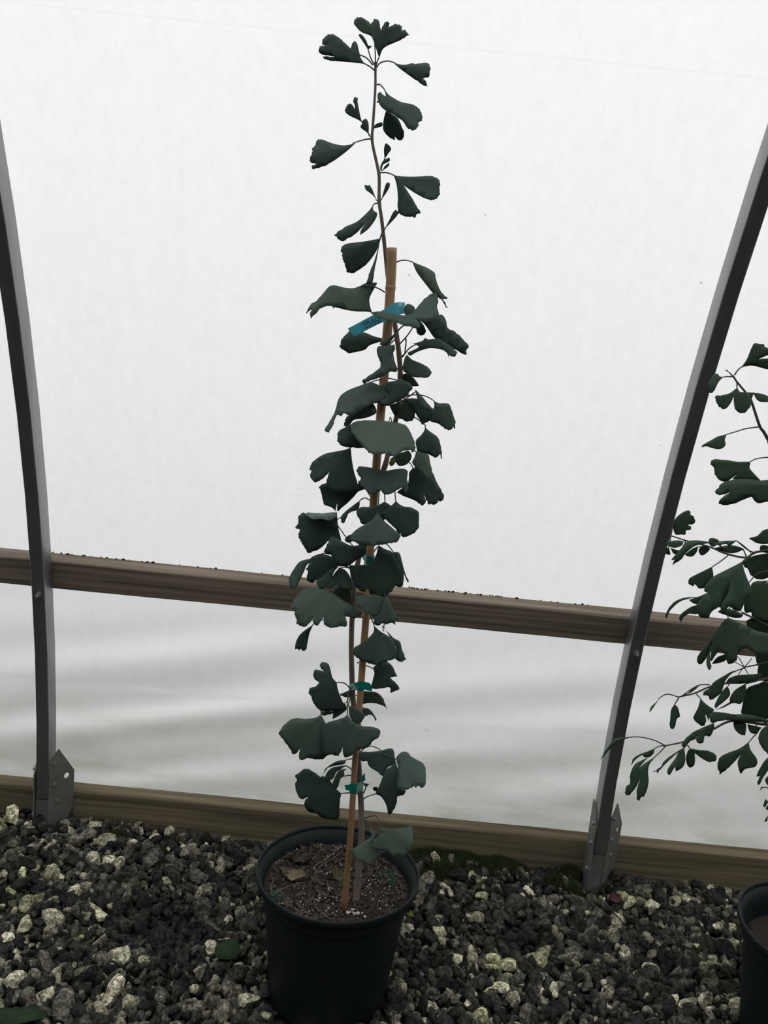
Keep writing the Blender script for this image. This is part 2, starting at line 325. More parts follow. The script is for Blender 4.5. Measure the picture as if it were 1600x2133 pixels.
# ---------------------------------------------------------------- hoops
TW, TD = 0.035, 0.056          # tube section
def arch(s, off=0.0):           # inner face line; off = outward
    r = ARC_R - 0.062 - TD + off
    return ARC_Y - ARC_R + r * math.cos(s), r * math.sin(s)
def bolt(mb, c, ax, r=0.006, h=0.006, n=6):
    c = Vector(c); ax = Vector(ax).normalized(); mb.tube([c, c + ax * h], r, n)
def hoop(xe, side_edge, label, lean=0.0):
    """xe: world X of the tube's inner edge line nearest the middle of the picture; side_edge +1: that edge is the tube's right one"""
    xc = xe - side_edge * TW / 2
    y0, _ = arch(0)
    t = thing('metal_hoop', (xc, y0 + TD / 2, 0.0), label, 'hoop', 'square tube hoops of the greenhouse')
    V = []; F = []; s0 = math.asin(0.105 / ARC_R); n = 61; br = 0.004
    for s in np.linspace(s0, math.pi - s0, n):
        ring = []
        for (a, o) in ((-1, 0), (1, 0), (1, 1), (-1, 1)):
            cx, co = a * (TW / 2 - br), br + o * (TD - 2 * br)
            for k in range(3):
                th = math.atan2(-1 if o == 0 else 1, a) + (k - 1) * math.pi / 4
                ring.append((cx + br * math.cos(th), co + br * math.sin(th)))
        for (dx, off) in ring:
            y, z = arch(s, off); V.append((xc + dx + lean * 0.010 * math.exp(-z / 0.3), y, z))
    for i in range(n - 1):
        for k in range(12): F.append([i * 12 + k, i * 12 + (k + 1) % 12, (i + 1) * 12 + (k + 1) % 12, (i + 1) * 12 + k])
    kc = len(V); V += V[:12] + V[(n - 1) * 12:n * 12]; F += [list(range(kc, kc + 12)), list(range(kc + 12, kc + 24))]
    mesh('tube', V, F, GALV, t)
    # bolt through the hip board
    sb = math.asin(0.735 / ARC_R); y, z = arch(sb); b = MB()
    b.tube([(xc + 0.002, y + 0.001, z), (xc + 0.002, y - 0.003, z - 0.0005)], 0.0085, 12); b.tube([(xc + 0.002, y - 0.003, z), (xc + 0.002, y - 0.009, z - 0.001)], 0.0065, 6)
    b.tube([(xc + 0.002, y - 0.009, z - 0.001), (xc + 0.002, y - 0.020, z - 0.003)], 0.0035, 8); b.build('bolt', BOLT, t, smooth=False)
    # ground bracket: web behind and below the tube, side flange at the left, wing plate with a hole at the right
    xc += lean * 0.008; yf = y0; L, R_ = xc - TW / 2 - 0.003, xc + TW / 2 + 0.003
    m = MB(); m.box((xc, yf + TD - 0.004, 0.0), (TW + 0.008, 0.005, 0.20)); m.box((xc, yf + 0.026, 0.012), (TW + 0.002, 0.045, 0.17)); m.build('ground_stake', ZINC, t, smooth=False)
    m = MB(); zt = 0.205
    m.prism([(L, yf - 0.004, -0.08), (L, yf + TD, -0.08), (L, yf + TD, zt + 0.03), (L, yf + 0.022, zt + 0.015), (L, yf - 0.004, zt - 0.03)], (-0.004, 0, 0))
    fl = m.build('side_flange', ZINC, t, smooth=False)
    for zb in (0.185, 0.125, 0.045):
        b = MB(); bolt(b, (L - 0.004, yf + 0.014, zb), (-1, 0, 0), 0.0065, 0.007); b.build('bolt_head', BOLT, fl, smooth=False)
    # wing plate, swept back to the base board
    d = Vector((0.049, 0.057, 0)); wl = d.length; dn = d.normalized(); nn = Vector((dn.y, -dn.x, 0)) * 0.0035
    o = Vector((R_ - 0.002, yf - 0.001, 0))
    out = [(0.0, -0.08), (0.0, 0.213), (0.36, 0.246), (1.0, 0.168), (1.0, 0.060), (0.84, 0.030), (0.80, -0.08)]
    hc, hr = (0.70, 0.158), 0.0085
    pts = [Vector((a * wl, z)) for a, z in out]; hol = [Vector((hc[0] * wl + hr * math.cos(q), hc[1] + hr * math.sin(q))) for q in np.linspace(0, 2 * math.pi, 15)[:-1]]
    np_, nh = len(pts), len(hol)
    ed = [(i, (i + 1) % np_) for i in range(np_)] + [(np_ + i, np_ + (i + 1) % nh) for i in range(nh)]
    r = delaunay_2d_cdt(pts + hol, ed, [], 1, 1e-6)
    tri = [f for f in r[2] if (sum((r[0][i] for i in f), Vector((0, 0))) / len(f) - Vector((hc[0] * wl, hc[1]))).length > hr * 0.95]
    P3 = [o + dn * v.x + Vector((0, 0, v.y)) for v in r[0]]; k = len(P3); Vv = P3 + [p - nn for p in P3]
    Ff = [list(f) for f in tri] + [[k + i for i in f][::-1] for f in tri]
    for a, b2 in ed: Ff.append([a, b2, k + b2, k + a])
    wg = mesh('wing_plate', Vv, Ff, ZINC, t, smooth=False)
    for (a, zb) in ((0.20, 0.205), (0.22, 0.142), (0.34, 0.090)):
        b = MB(); bolt(b, o + dn * wl * a + Vector((0, 0, zb)), nn, 0.0055, 0.006); b.build('bolt_head', BOLT, wg, smooth=False)
    return t
hoop(-0.860, +1, 'grey metal hoop left of the tall potted sapling')
hoop(0.672, -1, 'grey metal hoop between the two potted ginkgo plants', 1.0)

# ---------------------------------------------------------------- boards
def board(name, yf, yb, z0, z1, tilt, mat, label):
    # one long board along X: slightly bowed, with rough top edge
    xs = np.linspace(-2.6, 3.0, 60); V = []; F = []; prof = []
    cy, cz = yf, z0
    rb = 0.004
    for (y, z) in ((yf, z0), (yf, z1), (yb, z1), (yb, z0)):
        sy = 1 if y == yf else -1; sz = 1 if z == z0 else -1
        a, b = (y + sy * rb, z), (y, z + sz * rb)
        prof += ([b, a] if (sy * sz) < 0 else [a, b])
    for x in xs:
        for (y, z) in prof:
            yy, zz = y - cy, z - cz; c, s = math.cos(tilt), math.sin(tilt)
            wob = 0.0012 * noise.noise(Vector((x * 6, y * 40, z * 40)))
            V.append((x, cy + c * yy - s * zz + wob, cz + s * yy + c * zz + wob))
    m = len(prof)
    for i in range(len(xs) - 1):
        for k in range(m): F.append([i * m + k, i * m + (k + 1) % m, (i + 1) * m + (k + 1) % m, (i + 1) * m + k])
    F += [list(range(m)), [(len(xs) - 1) * m + k for k in range(m)]]
    return props(mesh(name, V, F, mat, smooth=False), label, 'board')
yb_, zb_ = arch(math.asin(0.72 / ARC_R), TD + 0.001)
hip = board('wooden_rail', yb_, yb_ + 0.056, 0.716, 0.797, math.asin(0.75 / ARC_R), WOOD, 'brown weathered wooden rail crossing behind the hoops at mid height')
V = []; F = []      # crumbs of dirt lodged where the film meets the top of the rail
for (xa, xb, nn_) in ((-0.95, -0.60, 26), (0.06, 0.34, 34), (-0.55, -0.1, 10), (0.35, 0.62, 8)):
    for _ in range(nn_):
        x = rng.uniform(xa, xb); r_ = rng.uniform(0.0012, 0.0032); k_ = len(V); c_ = np.array([x, yb_ + 0.036 - rng.uniform(0, 0.006), 0.8065])
        V += [tuple(c_ + r_ * np.array(q) * rng.uniform(.6, 1.3, 3)) for q in ((1.6, 0, 0), (-1.6, 0, 0), (0, 1, 0), (0, -1, 0), (0, 0, 1), (0, 0, -1))]
        F += [[k_ + i for i in f] for f in ((0, 2, 4), (2, 1, 4), (1, 3, 4), (3, 0, 4), (2, 0, 5), (1, 2, 5), (3, 1, 5), (0, 3, 5))]
props(mesh('dirt', V, F, EARTH, hip, smooth=False), 'dark dirt crumbs', None, None, 'stuff')
ybase = arch(0, TD)[0] + 0.002
board('wooden_rail', ybase, ybase + 0.052, -0.05, 0.102, 0.0, WOODG, 'damp brown base board lying along the edge of the gravel')

# ---------------------------------------------------------------- gravel
def stone_shapes(n):
    out = []
    for i in range(n):
        bm = bmesh.new(); bmesh.ops.create_icosphere(bm, subdivisions=2, radius=1.0)
        P = np.array([v.co[:] for v in bm.verts]); F = np.array([[v.index for v in f.verts] for f in bm.faces]); bm.free()
        for _ in range(7):
            d = rng.normal(size=3); d /= np.linalg.norm(d); h = rng.uniform(0.40, 0.76); q = P @ d
            P = P - np.outer(np.maximum(q - h, 0) * 0.97, d)
        P = 1.32 * P * (1 + 0.035 * rng.normal(size=(len(P), 1))) * np.array([1.15, rng.uniform(0.75, 1.0), rng.uniform(0.55, 0.85)])
        out.append((P, F))
    return out
SH = stone_shapes(16)
def rotm(n):
    q = rng.normal(size=(n, 4)); q /= np.linalg.norm(q, axis=1)[:, None]; a, b, c, d = q.T
    return np.stack([np.stack([1 - 2 * (c * c + d * d), 2 * (b * c - a * d), 2 * (b * d + a * c)], -1), np.stack([2 * (b * c + a * d), 1 - 2 * (b * b + d * d), 2 * (c * d - a * b)], -1), np.stack([2 * (b * d - a * c), 2 * (c * d + a * b), 1 - 2 * (b * b + c * c)], -1)], 1), q
GX0, GX1, GY0, GY1 = -1.40, 1.75, 1.12, ybase - 0.008
PC = np.array([-0.0233, 1.6439]); PC2 = np.array([1.02, 1.59])
P, Rr = [], []
for sp, z0, r0, sd in ((0.0185, -0.004, 0.0104, 0.28), (0.0245, 0.006, 0.0112, 0.34), (0.055, 0.013, 0.0138, 0.32)):
    gx, gy = np.meshgrid(np.arange(GX0, GX1, sp), np.arange(GY0, GY1, sp)); k = gx.size
    x = gx.ravel() + rng.uniform(-.55, .55, k) * sp; y = gy.ravel() + rng.uniform(-.55, .55, k) * sp
    z = np.array([hummock(a, b) for a, b in zip(x, y)]) + z0 + rng.uniform(-.004, .004, k)
    r = r0 * np.exp(rng.normal(0, sd, k)); r = np.clip(r, 0.005, 0.027)
    P.append(np.stack([x, y, z], -1)); Rr.append(r)
P = np.vstack(P); Rr = np.concatenate(Rr)
keep = (np.hypot(P[:, 0] - PC[0], P[:, 1] - PC[1]) > 0.136) & (np.hypot(P[:, 0] - PC2[0], P[:, 1] - PC2[1]) > 0.136) & (P[:, 1] + Rr * 0.9 < GY1 + 0.006)
for hx in (-0.862 - TW / 2, 0.668 + TW / 2): keep &= ~((abs(P[:, 0] - hx - 0.01) < 0.032 + Rr * .5) & (P[:, 1] > arch(0)[0] - 0.006))
P, Rr = P[keep], Rr[keep]; k = len(P)
rnd = rng.beta(1.3, 1.6, k)
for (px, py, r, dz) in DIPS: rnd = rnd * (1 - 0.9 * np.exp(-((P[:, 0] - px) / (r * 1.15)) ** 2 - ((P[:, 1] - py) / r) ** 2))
uv = project(P); R3, Q = rotm(k); shp = rng.integers(0, len(SH), k)
ap = Rr * FPX / ((P - CAM) @ _fw)
vis = (uv[:, 0] > 5) & (uv[:, 0] < 1595) & (uv[:, 1] > 1690) & (uv[:, 1] < 2125) & (P[:, 2] > np.median(P[:, 2])) & ~((abs(uv[:, 0] - 700) < 175) & (uv[:, 1] > 1712)) & ~((uv[:, 0] > 1525) & (uv[:, 1] > 1850))
order = np.argsort(-np.where(vis, ap, 0)); single = np.zeros(k, bool); single[order[:300]] = True
shm = []
for i, (sv, sf) in enumerate(SH):
    me = bpy.data.meshes.new('stone'); me.from_pydata(sv.tolist(), [], sf.tolist()); me.update(); me.materials.append(STONE_O)
    shm.append(me)
for i in np.where(single)[0]:
    o = bpy.data.objects.new('stone', shm[shp[i]]); o.rotation_mode = 'QUATERNION'; o.rotation_quaternion = Q[i]; o.scale = (Rr[i],) * 3
    link(o, floor, P[i])
rest = np.where(~single)[0]; nv, nf = len(SH[0][0]), len(SH[0][1])
VV = np.empty((len(rest), nv, 3)); FF = np.empty((len(rest), nf, 3), np.int32)
for a, i in enumerate(rest):
    VV[a] = (SH[shp[i]][0] * Rr[i]) @ R3[i].T + P[i]; FF[a] = SH[shp[i]][1] + a * nv
me = bpy.data.meshes.new('gravel'); nV, nF = VV.size // 3, FF.size // 3
me.vertices.add(nV); me.vertices.foreach_set('co', VV.ravel()); me.loops.add(nF * 3); me.loops.foreach_set('vertex_index', FF.ravel())
me.polygons.add(nF); me.polygons.foreach_set('loop_start', np.arange(0, nF * 3, 3)); me.update(calc_edges=True)
at = me.attributes.new('rnd', 'FLOAT', 'POINT'); at.data.foreach_set('value', np.repeat(rnd[rest], nv).astype(np.float32)); me.materials.append(STONE_A)
props(link(bpy.data.objects.new('gravel', me), floor, np.zeros(3)), kind='stuff')

# ---------------------------------------------------------------- moss
def moss(blobs, n, label, name='moss_patch', mh=0.010):
    V = []; F = []
    for _ in range(n):
        (px, py, rx, ry) = blobs[rng.integers(len(blobs))]
        a, q = rng.uniform(0, 2 * math.pi), math.sqrt(rng.uniform()) ; x, y = px + rx * q * math.cos(a), min(py + ry * q * math.sin(a), ybase - 0.010)
        z = hummock(x, y) + 0.008 + mh * (1 - q * q); h = rng.uniform(0.006, 0.016) * (1.25 - q); b = rng.uniform(0, 2 * math.pi); wd = rng.uniform(0.0015, 0.003)
        k = len(V); c, s = math.cos(b) * wd, math.sin(b) * wd; lx, ly = np.clip(rng.normal(0, 0.004, 2), -.007, .007)
        V += [(x - c, y - s, z - 0.01), (x + c, y + s, z - 0.01), (x + lx, y + ly, z + h), (x - s * .6 + lx * .5, y + c * .6 + ly * .5, z + h * .6)]
        F += [[k, k + 1, k + 2], [k, k + 1, k + 3]]
    for (px, py, rx, ry) in blobs:   # mossy cushion below the blades
        k = len(V); R_ = 6
        for i in range(R_ + 1):
            for j in range(20):
                q = i / R_; a = 2 * math.pi * j / 20; x, y = px + rx * q * math.cos(a), min(py + ry * q * math.sin(a), ybase - 0.010)
                V.append((x, y, hummock(x, y) + 0.004 + mh * (1 - q * q) - 0.006 * q + 0.004 * noise.noise(Vector((x * 60, y * 60, 1)))))
        for i in range(R_):
            for j in range(20): F.append([k + i * 20 + j, k + i * 20 + (j + 1) % 20, k + (i + 1) * 20 + (j + 1) % 20, k + (i + 1) * 20 + j])
    return props(mesh(name, V, F, MOSS, smooth=False), label, 'moss', None, 'stuff')
def gb(u, v, rx, ry): p = at_z(u, v, 0.01); return (p[0], p[1], rx, ry)
moss([gb(905, 1790, 0.10, 0.06), gb(960, 1790, 0.10, 0.06), gb(930, 1820, 0.06, 0.035), gb(1040, 1800, 0.09, 0.035)], 9000, 'green moss cushion between the black pot and the base board', mh=0.022)
moss([gb(1185, 1812, 0.04, 0.03), gb(1160, 1835, 0.06, 0.03), gb(1195, 1850, 0.03, 0.03)], 3500, 'small green moss tuft at the foot of the hoop beside the far plant')
moss([gb(248, 1752, 0.03, 0.02), gb(330, 1775, 0.025, 0.015)], 900, 'small green moss spot among gravel left of the pot')

# ================================================================ the ginkgo plants
# Leaf outlines read off enlarged views of the photograph: view letter -> (left, top, pixels per unit).
VIEW = dict(A=(580, 20, .2625), B=(580, 340, .2625), C=(580, 560, .2625), D=(580, 840, .2625), E=(560, 1020, .2625), F=(560, 1280, .2625), G=(500, 1540, .2625),
            R=(1240, 680, .225), S=(1240, 1040, .225), T=(1240, 1380, .225))
